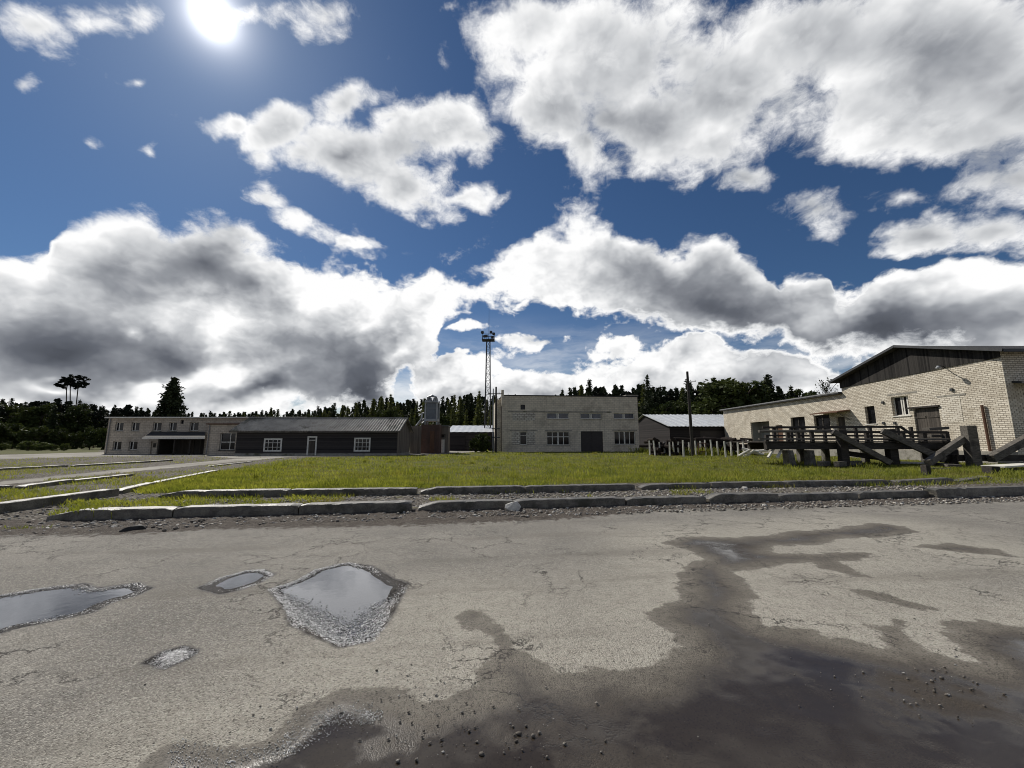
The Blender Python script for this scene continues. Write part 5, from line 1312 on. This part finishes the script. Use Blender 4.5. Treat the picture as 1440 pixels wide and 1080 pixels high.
def build_stones():
    rs = np.random.RandomState(5); pts, sz = [], []
    def band(n, x0, x1, k0, k1, s0, s1):
        """scatter in the band between two distances from the near kerb foot"""
        px = rs.uniform(x0, x1, n); k = rs.uniform(k0, k1, n)
        for x, kk in zip(px, k):
            p = foot_x(x) + KN * kk; pts.append((p.x, p.y, .02 if kk > 0 else .035)); sz.append(s0 + (s1 - s0) * rs.rand() ** 2.2)
    def foot_x(X): return K0 + KE * ((X - K0.x) / KE.x)
    band(5200, -9, 17, .42, 3.3, .018, .07)             # ballast between the two rows
    band(4200, -9, 17, -1.0, -.02, .008, .05)           # in front of the kerb
    band(1500, -16, -6, -1.3, 4.5, .015, .065)          # left, where the row has ended
    band(1200, -16, -3, 2.2, 6.5, .02, .07)
    o = np.array(pts); s = np.array(sz); far = rs.rand(len(s)) < 1
    stones_mesh('gravel', o, s, stone_mat('ballast_stone', 1.15), 1, 'grey ballast stones strewn between the kerb rows')
    # loose pebbles on the road
    pts, sz = [], []
    def patch(n, x0, y0, x1, y1, s0, s1, wet=True):
        for _ in range(n):
            x, y = rs.normal((x0 + x1) / 2, abs(x1 - x0) / 4), rs.normal((y0 + y1) / 2, abs(y1 - y0) / 4); y = min(max(y, 745), 1120)
            p = G(x, y); pts.append((p.x, p.y, .018)); sz.append(s0 + (s1 - s0) * rs.rand() ** 4)
    patch(260, 440, 950, 760, 1080, .002, .012); patch(200, 1180, 900, 1420, 1010, .002, .013); patch(60, 600, 1010, 900, 1090, .003, .015)
    patch(220, 0, 780, 1440, 1080, .002, .008); patch(90, 200, 950, 520, 1100, .002, .008); patch(90, 480, 930, 700, 1000, .002, .010)
    stones_mesh('pebbles', np.array(pts), np.array(sz), stone_mat('road_pebble', .8), 2, 'small pebbles scattered on the worn asphalt')
    # wet gravel lying bare along the puddles' shallow rims
    puds = [gp(p) for p in PUD] + [gp([(215, 1062), (255, 1045), (330, 1056), (385, 1042), (405, 1018), (470, 990), (520, 985), (540, 1010), (450, 1040), (400, 1075), (300, 1100), (210, 1100)])]
    V, SZ = [], []
    for i, (p, n, w) in enumerate(zip(puds, (22000, 7000, 30000, 9000, 9000), (.09, .05, .13, .5, .5))):
        a = np.array(p); lo, hi = a.min(0), a.max(0); lo[0] = max(lo[0], -8); X, Y = rs.uniform(lo[0], hi[0], n * 4), rs.uniform(lo[1], hi[1], n * 4); d = poly_sdf(X, Y, p) + .10 * vnoise(X, Y, 3.0, 31, 3) + .05 * vnoise(X, Y, 11.0, 32, 2)
        near = 1.0 if i != 2 else .5 + 1.5 * sstep(lo[1] + .62 * (hi[1] - lo[1]), lo[1] + .15 * (hi[1] - lo[1]), Y + .5 * vnoise(X, Y, 1.5, 33, 3))
        k = (d > 0) & (rs.rand(n * 4) < (np.exp(-(d / (w * near)) ** 2) if i < 3 else sstep(-.06, .28, d + .40 * vnoise(X, Y, 5.0, 34, 4)) * .8)); X, Y = X[k][:n], Y[k][:n]; V.append(np.stack([X, Y, np.full(len(X), .0 if i < 3 else .013)], 1)); SZ.append(np.full(len(X), 1.0 if i < 3 else .62))
    V = np.concatenate(V); m, b, bs, pos, out = new_mat('wet_gravel'); c = b.n('ShaderNodeTexVoronoi', {'feature': 'F1'}, Vector=pos, Scale=60.0)
    b.set(bs.inputs['Base Color'], b.ramp(b.n('ShaderNodeSeparateColor', i0=c.outputs[1]).outputs[0], [(0, (.14, .135, .125)), (.5, (.36, .35, .33)), (1, (.72, .71, .69))]))  # pale stones: sun glints on the wet gravel put into their colour
    b.set(bs.inputs['Roughness'], .3); b.set(bs.inputs['Specular IOR Level'], 1.0)
    stones_mesh('wet_gravel', V, (.0022 + .0058 * rs.rand(len(V)) ** 2) * np.concatenate(SZ), m, 6, 'wet glinting gravel along the shallow rims of the puddles')
    # two single stones
    def rock(name, px, py, rx, ry, rz, mat, label, cat, seed):
        bm = bmesh.new(); bmesh.ops.create_icosphere(bm, subdivisions=4, radius=1); r2 = random.Random(seed)
        dirs = [(Vector((r2.gauss(0, 1), r2.gauss(0, 1), r2.gauss(0, 1))).normalized(), r2.uniform(.50, .85)) for _ in range(16)]
        for v in bm.verts:
            for d, l in dirs:
                k = v.co.dot(d)
                if k > l: v.co -= d * (k - l) * .95
            v.co *= 1 + r2.uniform(-.012, .012)
            v.co = Vector((v.co.x * rx, v.co.y * ry, v.co.z * rz))
        me = bpy.data.meshes.new(name); bm.to_mesh(me); bm.free(); me.materials.append(mat)
        o = bpy.data.objects.new(name, me); COL.objects.link(o); g = G(px, py); o.location = (g.x, g.y, rz * .55); o.rotation_euler = (0, 0, .4)
        tag(o, label, cat)
    rock('white_rock', 720.5, 719, .25, .2, .16, M['rock'], 'whitish rough rock lying against the roadside kerb', 'rock', 3)
    rock('asphalt_lump', 188, 748, .22, .15, .10, M['dark_rock'], 'dark flat lump lying in front of the left roadside kerb', 'asphalt lump', 9)
    rock('pale_stone', 1048, 689, .13, .1, .09, M['rock'], 'small pale stone on the ballast before the lawn kerb with the pale streak', 'rock', 5)

# ------------------------------------------------------------------ grass
def build_grass():
    rs = np.random.RandomState(8)
    lawn = gp(LAWN_M)
    B, W, H, Lx, Ly = [], [], [], [], []
    def add(P0, h, w, lean):
        n = len(P0); a = rs.uniform(0, 2 * np.pi, n); l = lean * h * rs.uniform(.2, 1.0, n)
        B.append(P0); W.append(np.stack([np.cos(a + 1.57) * w, np.sin(a + 1.57) * w], 1)); H.append(h); Lx.append(np.cos(a) * l); Ly.append(np.sin(a) * l)
    # lawn: drawn evenly over the depth of the picture so that near blades are fine and dense
    n = 300000
    Y = 1 / rs.uniform(1 / 66.0, 1 / 11.5, n); u = rs.uniform(-1.3, 1.55, n); X = u * Y
    sd = poly_sdf(X, Y, lawn)
    edge = sd + vnoise(X, Y, .9, 21, 4) * 1.6
    tall = vnoise(X, Y, .22, 22, 4); bald = vnoise(X, Y, .5, 25, 4)
    k = (edge > 0) & (rs.rand(n) < np.clip(1.05 + 1.6 * bald, .25, 1))
    X, Y, tall = X[k], Y[k], tall[k]
    h = (0.10 + 0.10 * rs.rand(len(X))) * (1 + 1.3 * tall); w = np.maximum(.007, .00058 * Y)
    add(np.stack([X, Y, np.zeros(len(X)) - .02], 1), h, w, .7)
    # straggling grass elsewhere: left yard, between kerbs
    n = 170000; Y = 1 / rs.uniform(1 / 50.0, 1 / 8.0, n); X = rs.uniform(-1.35, 1.4, n) * Y; kd = kdist(X, Y)
    yards = np.max([poly_sdf(X, Y, gp(p)) for p in YARD], 0)
    nz = vnoise(X, Y, .55, 23, 4)
    left = (X < -3) & (kd > .5) & (yards < -.1) & (nz > .03)
    mid = (kd > .45) & (kd < 3.2) & (nz > .14)
    right = (kd > 2.8) & (kd < 5.5) & (X > 9) & (nz > -.1)
    k = left | mid | right
    X, Y = X[k], Y[k]; add(np.stack([X, Y, np.zeros(len(X)) - .01], 1), .06 + .12 * rs.rand(len(X)), np.maximum(.006, .00058 * Y), .8)
    # tufts against the kerb feet, under the deck, at the hall, among the stakes
    tufts = [(118, 732, .34, 160, .22), (150, 731, .26, 130, .18), (205, 728, .26, 90, .12), (262, 727, .16, 60, .15), (30, 745, .12, 120, .3), (330, 724, .10, 50, .2), (270, 703, .2, 80, .3), (330, 701, .2, 90, .4), (440, 699, .2, 90, .4), (555, 697, .16, 60, .3),
             (700, 695, .18, 70, .35), (960, 689, .2, 90, .4), (1085, 687, .2, 80, .4), (1230, 685, .22, 80, .35), (1300, 684, .26, 120, .6), (1340, 700, .14, 60, .3), (1290, 678, .3, 160, .8), (1380, 676, .3, 160, .9), (1430, 672, .35, 160, 1.0),
             (1150, 655, .4, 160, 1.6), (1115, 653, .35, 140, 1.0), (1190, 656, .4, 140, 1.2), (1240, 655, .35, 140, 1.2), (905, 636, .9, 160, .9), (925, 639, .7, 160, 1.2), (975, 640, 1.0, 260, 1.2), (990, 641, 1.1, 200, 1.0), (1040, 641, .7, 160, 1.4),
             (800, 634.5, .8, 200, 2.0), (830, 634, .5, 200, 2.5), (730, 635, .6, 200, 3), (880, 633.5, .7, 200, 3), (215, 676, .25, 120, 1.0), (180, 690, .22, 140, .9), (100, 708, .2, 140, 1.0), (60, 690, .2, 100, .8), (20, 694, .2, 100, .6)]
    for _ in range(420):                               # weeds and taller clumps over the lawn
        x, y = rs.uniform(230, 1440), 636 + 52 * rs.rand() ** 1.3; g = G(x, y)
        if poly_sdf(np.array([g.x]), np.array([g.y]), lawn)[0] > .3: tufts.append((x, y, rs.uniform(.18, .42), int(rs.uniform(14, 60)), rs.uniform(.12, .5)))
    for (x, y, h, n, r_) in tufts:
        g = G(x, y); X = g.x + rs.normal(0, r_, n); Y = g.y - .03 + np.abs(rs.normal(0, r_ * .25, n)) * (-1 if h < .4 and y > 700 else 1)
        add(np.stack([X, Y, np.zeros(n) - .01], 1), h * rs.uniform(.4, 1.1, n), np.full(n, max(.005, .0006 * g.y)), .55)
    B, W, H, Lx, Ly = np.concatenate(B), np.concatenate(W), np.concatenate(H), np.concatenate(Lx), np.concatenate(Ly)
    n = len(B); V = np.zeros((n, 4, 3))
    V[:, 0] = B; V[:, 0, :2] -= W; V[:, 1] = B; V[:, 1, :2] += W
    V[:, 2] = B; V[:, 2, :2] += W * .55 + np.stack([Lx, Ly], 1) * .55; V[:, 2, 2] += H * .7
    V[:, 3] = B; V[:, 3, 0] += Lx; V[:, 3, 1] += Ly; V[:, 3, 2] += H * .97
    Fc = np.arange(n * 4).reshape(n, 4)
    tag(np_mesh('grass', V.reshape(-1, 3), Fc, M['grass']), 'short green meadow grass with tufts along the kerb stones', kind='stuff')

# ------------------------------------------------------------------ trees
def quads(C, size, rs, aspect=.6, flat=0.0):
    """leaf-sized quads around centres"""
    n = len(C); a = rs.randn(n, 3); a[:, 2] *= (1 - flat); a /= np.linalg.norm(a, axis=1)[:, None]
    b_ = np.cross(a, rs.randn(n, 3)); b_ /= np.linalg.norm(b_, axis=1)[:, None]
    s = (size * rs.uniform(.6, 1.3, n))[:, None]
    V = np.stack([C - a * s, C + b_ * s * aspect, C + a * s, C - b_ * s * aspect], 1)
    return V.reshape(-1, 3)

def conifer_crown(h, r0, seed, base=.10, taper=1.0, dens=1.0, droop=.35):
    rs = np.random.RandomState(seed); out = []
    z = h * base
    while z < h * .985:
        f = (z - h * base) / (h * (1 - base)); r = r0 * (1 - f) ** taper * rs.uniform(.75, 1.15) + .06
        nb = max(4, int((5 + 7 * (1 - f)) * dens)); a0 = rs.rand() * 6.28
        for i in range(nb):
            a = a0 + 6.283 * i / nb + rs.uniform(-.3, .3); rr = r * rs.uniform(.65, 1.15); k = max(4, int(rr * 5.5))
            t = np.linspace(.12, 1, k) + rs.uniform(-.05, .05, k)
            c = np.stack([np.cos(a) * rr * t, np.sin(a) * rr * t, z + rr * (.18 * t - droop * t * t) + rs.uniform(-.10, .10, k)], 1)
            c = np.repeat(c, 2, 0) + rs.randn(2 * k, 3) * np.array([.16, .16, .10]) * (1 + rr * .25)
            out.append(quads(c, .20 + .11 * rr ** .5, rs, .5, .55))
        z += h * (.030 + .014 * (1 - f)) * rs.uniform(.8, 1.2)
    c = np.stack([np.zeros(6), np.zeros(6), np.linspace(h * .93, h * 1.0, 6)], 1); out.append(quads(c, .16, rs, .4))
    return np.concatenate(out)

def clump_crown(h, rx, rz, seed, zc, n_clump=34, leaves=85, leaf=.30, flatten=1.0):
    rs = np.random.RandomState(seed); out = []
    for i in range(n_clump):
        d = rs.randn(3); d /= np.linalg.norm(d); q = rs.uniform(.45, 1.0)
        c = np.array([d[0] * rx * q, d[1] * rx * q, zc + d[2] * rz * q * flatten]); cr = rs.uniform(.22, .42) * min(rx, rz)
        m = int(leaves * rs.uniform(.6, 1.3)); o = rs.randn(m, 3); o /= np.linalg.norm(o, axis=1)[:, None]
        out.append(quads(c + o * cr * (rs.rand(m, 1) ** .45) * np.array([1, 1, .8]), leaf, rs, .7))
    return np.concatenate(out)

def crown_mesh(name, V, mat):
    me = bpy.data.meshes.new(name); n = len(V) // 4
    me.vertices.add(len(V)); me.vertices.foreach_set('co', V.astype(np.float32).ravel())
    me.loops.add(n * 4); me.loops.foreach_set('vertex_index', np.arange(n * 4, dtype=np.int32))
    me.polygons.add(n); me.polygons.foreach_set('loop_start', np.arange(0, n * 4, 4, dtype=np.int32)); me.update(calc_edges=True)
    me.materials.append(mat); return me

def trunk_mesh(name, pts, rs_, mat, limbs=()):
    m = MB(); m.tube(pts, rs_, 8)
    for a, b_, r_ in limbs: m.tube([a, (Vector(a) + Vector(b_)) / 2 + Vector((0, 0, .1)), b_], [r_, r_ * .7, r_ * .35], 5)
    me = bpy.data.meshes.new(name); me.from_pydata(m.v, [], m.f); me.materials.append(mat); return me

PROTO = {}
def proto(kind, crown, trunk): PROTO.setdefault(kind, []).append((crown, trunk))

def tree(kind, var, loc, h, rot, name, label, cat, group=None, sx=1.0):
    c, tr = PROTO[kind][var % len(PROTO[kind])]
    t = thing(name, label, cat, loc, group)
    t.rotation_euler = (0, 0, rot); t.scale = (h * sx, h * sx, h)
    for nm, me in (('trunk', tr), ('crown', c)):
        o = bpy.data.objects.new(nm, me); COL.objects.link(o); o.parent = t
    return t

def build_trees():
    r2 = random.Random(12)
    S = lambda V, h: V / h                                               # unit height, scaled by the empty
    for k in range(4):
        h = 15.0
        proto('spruce', crown_mesh('spruce_crown', S(conifer_crown(h, 2.9 + .4 * k, 40 + k, .06 + .03 * (k % 2), 1.05, 1.25), h), M['spruce']),
              trunk_mesh('spruce_trunk', [(0, 0, -.02), (0, 0, .5), (0, 0, .97)], [.013, .009, .002], M['trunk']))
    for k in range(3):
        h = 15.0
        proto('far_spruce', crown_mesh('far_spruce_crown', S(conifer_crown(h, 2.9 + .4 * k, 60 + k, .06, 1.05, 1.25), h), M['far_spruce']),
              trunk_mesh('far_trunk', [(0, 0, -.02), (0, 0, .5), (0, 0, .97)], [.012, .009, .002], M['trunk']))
    for k in range(3):
        h = 15.0; V = np.concatenate([clump_crown(h, 2.3, 3.2, 80 + k, 11.2, 24, 80, .30), clump_crown(h, 1.4, 1.6, 85 + k, 7.6, 5, 60, .28)])
        proto('pine', crown_mesh('pine_crown', S(V, h), M['pine']), trunk_mesh('pine_trunk', [(0, 0, -.02), (.01, 0, .4), (0, .01, .9)], [.014, .011, .004], M['pine_trunk']))
    for k in range(3):
        h = 12.0; V = np.concatenate([clump_crown(h, 3.6, 4.4, 90 + k, 7.2, 46, 95, .30), clump_crown(h, 2.6, 1.8, 95 + k, 3.2, 14, 70, .28)])
        lm = [((0, 0, .25 + .1 * i), (.22 * math.cos(i * 2.1), .22 * math.sin(i * 2.1), .5 + .08 * i), .012) for i in range(5)]
        proto('broadleaf', crown_mesh('broad_crown', S(V, h), M['leaves']), trunk_mesh('broad_trunk', [(0, 0, -.02), (.01, 0, .4), (0, 0, .85)], [.022, .016, .004], M['trunk'], lm))
        h = 4.0; V = np.concatenate([clump_crown(h, 2.1, 1.7, 100 + k, 1.9, 34, 80, .17), clump_crown(h, 2.3, .8, 105 + k, .8, 18, 70, .16)])
        lm = [((0, 0, .02), (.35 * math.cos(i * 1.3), .35 * math.sin(i * 1.3), .7), .016) for i in range(5)]
        proto('bush', crown_mesh('bush_crown', S(V, h), M['bush']), trunk_mesh('bush_stem', [(0, 0, -.02), (0, 0, .5)], [.02, .008], M['trunk'], lm))
        proto('dark_bush', crown_mesh('dark_bush_crown', S(V, h), M['leaves']), trunk_mesh('dark_bush_stem', [(0, 0, -.02), (0, 0, .5)], [.02, .008], M['trunk'], lm))
    def top(px, py, Y): p = P(px, py, Y); return (p.x, Y, 0), p.z
    def row(kinds, x0, x1, Y0, Y1, step, skyline, label, group, jh=.10, name=None, cat='tree'):
        X, i = P(x0, 600, Y0).x, 0
        while X < P(x1, 600, Y0).x:
            Y = r2.uniform(Y0, Y1); x = X * Y / Y0; px = project((x, Y, 2))[0]
            hz = P(px, skyline(px), Y).z * r2.uniform(1 - jh, 1 + jh * .4); kd = r2.choice(kinds)
            nm = {'spruce': 'spruce_tree', 'far_spruce': 'spruce_tree', 'pine': 'pine_tree', 'broadleaf': 'broadleaf_tree', 'bush': 'bush', 'dark_bush': 'bush'}[kd]
            tree(kd, r2.randrange(9), (x, Y, 0), hz, r2.uniform(0, 6.28), nm, label[kd] if isinstance(label, dict) else label, cat, group, r2.uniform(.85, 1.15)); X += step * r2.uniform(.6, 1.4); i += 1
    ip = lambda pts: (lambda x: float(np.interp(x, [p[0] for p in pts], [p[1] for p in pts])))
    # left wood: dark pines and spruces, bushes before it
    row(['pine', 'spruce', 'spruce'], -160, 330, 112, 122, 3.0, ip([(-100, 556), (0, 558), (60, 559), (110, 562), (150, 566), (230, 570), (285, 577), (340, 580)]), {'pine': 'dark pine in the far wood left of the office block', 'spruce': 'dark spruce in the far wood left of the office block'}, 'trees of the dark wood at the left')
    row(['spruce', 'pine', 'broadleaf'], -160, 250, 100, 108, 3.4, ip([(-100, 566), (0, 568), (110, 570), (230, 578), (300, 586)]), {'pine': 'dark pine at the front of the left wood', 'spruce': 'dark spruce at the front of the left wood', 'broadleaf': 'dark leafy tree at the front of the left wood'}, 'trees of the dark wood at the left', .14)
    row(['broadleaf', 'dark_bush'], -140, 170, 82, 92, 3.6, ip([(-100, 584), (0, 586), (30, 590), (80, 596), (100, 600), (150, 590)]), {'broadleaf': 'leafy green tree before the dark wood, left of the office block', 'dark_bush': 'tall dark bush before the dark wood, left of the office block'}, 'leafy trees before the left wood', .2)
    for (px, py, Y, sx, k) in ((42, 619, 74, 1.5, 0), (60, 621, 73, 1.4, 1), (74, 623, 73, 1.2, 2), (92, 623, 73, 1.0, 0), (4, 622, 74, 1.2, 1)):
        l, h = top(px, py, Y); tree('bush', k, l, h, k * 1.7, 'bush', 'low bright green willow bush at the edge of the far left meadow', 'bush', 'low bright bushes at the left meadow edge', sx)
    # lone spruce and the three tall pines
    l, h = top(246, 529, 72); PROTO['lone'] = [(crown_mesh('lone_spruce_crown', conifer_crown(15, 3.4, 77, .02, .62, 2.4, .45) / 15, M['spruce']), PROTO['spruce'][0][1])]
    tree('lone', 0, l, h, .6, 'spruce_tree', 'lone tall black spruce rising behind the office block', 'tree', None, 1.0)
    def tall_pine(px_base, px_top, py, Y, seed, label, clumps):
        b_ = P(px_base, 600, Y); tp = P(px_top, py, Y); H = tp.z
        t = thing('pine_tree', label, 'tree', (b_.x, Y, 0)); dx = tp.x - b_.x
        me = trunk_mesh('tall_pine_trunk', [(0, 0, -.2), (dx * .25, 0, H * .45), (dx * .8, 0, H * .8), (dx, 0, H * .96)], [.20, .16, .12, .05], M['trunk'],
                        [((dx * .8, 0, H * .8), (dx * .8 + c[0] * .8, c[1], H + c[2] - .2), .09) for c in clumps])
        o = bpy.data.objects.new('trunk', me); COL.objects.link(o); o.parent = t
        rs = np.random.RandomState(seed); out = []
        for (cx, cy, cz, r_) in clumps:
            for q in range(7):
                c = np.array([dx * .9 + cx * 1.05, cy, H + cz * 1.25]) + rs.randn(3) * r_ * np.array([.55, .5, .42]); m = 80; o_ = rs.randn(m, 3); o_ /= np.linalg.norm(o_, axis=1)[:, None]
                out.append(quads(c + o_ * r_ * .5 * (rs.rand(m, 1) ** .4) * np.array([1, 1, .6]), .22, rs, .6))
        o = bpy.data.objects.new('crown', crown_mesh('tall_pine_crown', np.concatenate(out), M['pine'])); COL.objects.link(o); o.parent = t
    Y = 127
    tall_pine(92.5, 95, 530, Y, 1, 'tall thin pine with a crown leaning left, leftmost of the three above the wood', [(-2.0, .3, -1.0, 1.1), (-.4, 0, -.6, 1.2), (-1.6, -.3, -2.4, .9), (-.2, .2, -1.9, .9), (-2.6, 0, -1.9, .7)])
    tall_pine(98.3, 100.0, 526, Y, 2, 'tallest thin pine in the middle of the three above the wood', [(0, 0, -.7, 1.2), (.4, .3, -1.9, 1.1), (-.4, -.3, -2.2, .9), (1.0, 0, -2.8, .8)])
    tall_pine(104, 112, 527, Y, 3, 'tall thin pine with a crown leaning right, rightmost of the three above the wood', [(.3, 0, -.7, 1.2), (.9, .3, -1.9, 1.2), (.1, -.2, -2.7, .9), (1.6, 0, -2.9, .9), (-.6, 0, -3.2, .6)])
    # wood in the middle, catching light on its crowns
    mid = ip([(280, 580), (340, 578), (400, 575), (440, 572), (480, 568), (520, 560), (550, 557), (580, 562), (600, 560), (640, 556), (660, 553), (690, 552), (720, 556), (760, 560)])
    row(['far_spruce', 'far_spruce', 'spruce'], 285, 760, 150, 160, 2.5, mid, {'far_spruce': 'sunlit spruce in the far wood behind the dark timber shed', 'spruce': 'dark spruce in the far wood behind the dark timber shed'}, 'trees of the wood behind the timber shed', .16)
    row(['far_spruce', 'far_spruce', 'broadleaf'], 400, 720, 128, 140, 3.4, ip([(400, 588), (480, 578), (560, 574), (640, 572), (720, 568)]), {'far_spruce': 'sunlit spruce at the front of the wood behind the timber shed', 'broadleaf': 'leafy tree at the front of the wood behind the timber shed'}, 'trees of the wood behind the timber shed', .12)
    # wood on the right
    rt = ip([(780, 556), (800, 545), (828, 536), (850, 544), (880, 539), (905, 540), (925, 540), (960, 543), (985, 540), (1010, 532), (1040, 533), (1060, 545), (1080, 528), (1100, 540), (1130, 547), (1160, 552), (1200, 556), (1300, 560)])
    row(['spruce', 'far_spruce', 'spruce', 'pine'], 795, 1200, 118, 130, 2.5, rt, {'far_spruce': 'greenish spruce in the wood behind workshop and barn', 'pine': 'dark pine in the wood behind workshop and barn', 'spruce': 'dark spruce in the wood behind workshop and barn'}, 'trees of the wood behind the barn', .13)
    row(['broadleaf', 'spruce', 'broadleaf'], 860, 1200, 102, 112, 4.0, ip([(860, 566), (960, 560), (1000, 546), (1040, 545), (1080, 556), (1130, 560), (1200, 566), (1300, 570)]), {'broadleaf': 'dark leafy tree at the front of the wood behind the barn', 'spruce': 'dark spruce at the front of the wood behind the barn'}, 'trees of the wood behind the barn', .12)
    for (px, py, Y, kd, sx, lab) in ((910, 527, 108, 'spruce', .8, 'slim tall spruce above the left part of the barn roof'), (1012, 530, 96, 'broadleaf', 1.5, 'broad rounded leafy tree right of the utility pole'), (1040, 533, 98, 'broadleaf', 1.3, 'broad leafy tree between rounded tree and warehouse wing'),
                                     (1079, 524, 104, 'spruce', 1.25, 'bulky dark spruce rising over the warehouse wing'), (829, 534, 118, 'spruce', 1.1, 'pointed spruce standing highest above the workshop roof'), (791, 546, 120, 'spruce', .7, 'small pointed spruce tip at the left above the workshop roof'),
                                     (1128, 546, 110, 'broadleaf', 1.0, 'low leafy tree above the end of the warehouse wing'), (966, 532, 112, 'spruce', .9, 'dark spruce directly behind the utility pole')):
        l, h = top(px, py, Y); tree(kd, int(px), l, h, px, 'spruce_tree' if kd == 'spruce' else 'broadleaf_tree', lab, 'tree', None, sx)
    # ragged small tree behind the warehouse wing, bush by the hall
    b_ = P(1168, 600, 58); H = P(1168, 532, 58).z; rs = np.random.RandomState(4); t = thing('ragged_tree', 'ragged thin tree showing over the wing roof beside the dark gable', 'tree', (b_.x, 58, 0)); lm, out = [], []
    for i in range(26):
        a = r2.uniform(0, 6.28); z0 = r2.uniform(.45, .85) * H; e = (math.cos(a) * r2.uniform(.8, 2.3), math.sin(a) * 1.5, min(H, z0 + r2.uniform(1.0, 2.8))); lm.append(((0, 0, z0), e, .05))
        q = np.array([np.array((0, 0, z0)) * (1 - s) + np.array(e) * s for s in np.linspace(.35, 1.0, 16)]) + rs.randn(16, 3) * .2; out.append(quads(q, .13, rs, .6))
    for nm, me in (('trunk', trunk_mesh('ragged_trunk', [(0, 0, -.2), (.1, 0, H * .5), (0, 0, H * .9)], [.16, .12, .04], M['trunk'], lm)), ('crown', crown_mesh('ragged_crown', np.concatenate(out), M['leaves']))):
        o = bpy.data.objects.new(nm, me); COL.objects.link(o); o.parent = t
    l, h = top(682, 607, 61); tree('dark_bush', 0, l, h, .3, 'bush', 'round loose bush at the foot of the lattice mast', 'bush', None, .82)
    l, h = top(670, 610, 62.5); tree('dark_bush', 1, l, h, 1.3, 'bush', 'smaller loose bush left of the round one below the mast', 'bush', None, .7)
    # the depth of the woods behind the first rows: one mass
    V = []
    for i in range(900):
        Y = r2.uniform(128, 185); x = r2.uniform(-1.45, 1.5) * Y; px = project((x, Y, 2))[0]
        if 250 < px < 780: Y2, sk = Y + 40, mid
        else: Y2, sk = Y, (rt if px > 600 else ip([(-200, 560), (0, 562), (150, 570), (300, 580)]))
        x = x * Y2 / Y; hz = max(P(px, sk(px), Y2).z * r2.uniform(.74, .99), 3); vs = PROTO_SIMPLE[i % 4] * np.array([hz * 1.1, hz * 1.1, hz]); V.append(vs + np.array([x, Y2, 0]))
    me = crown_mesh('forest', np.concatenate(V), M['spruce']); o = bpy.data.objects.new('forest', me); COL.objects.link(o)
    tag(o, 'dark mass of the woods behind the first rows of trees', kind='stuff')

PROTO_SIMPLE = []
for _k in range(4):
    _rs = np.random.RandomState(200 + _k); _n = 210; _z = _rs.rand(_n) ** .8; _a = _rs.rand(_n) * 6.283; _r = .20 * (1 - _z) * _rs.uniform(.5, 1.1, _n) + .008
    PROTO_SIMPLE.append(quads(np.stack([np.cos(_a) * _r, np.sin(_a) * _r, .05 + _z * .95], 1), .035, _rs, .6))

build_deck()
build_stakes()
build_kerbs()
build_stones()
build_grass()
build_trees()
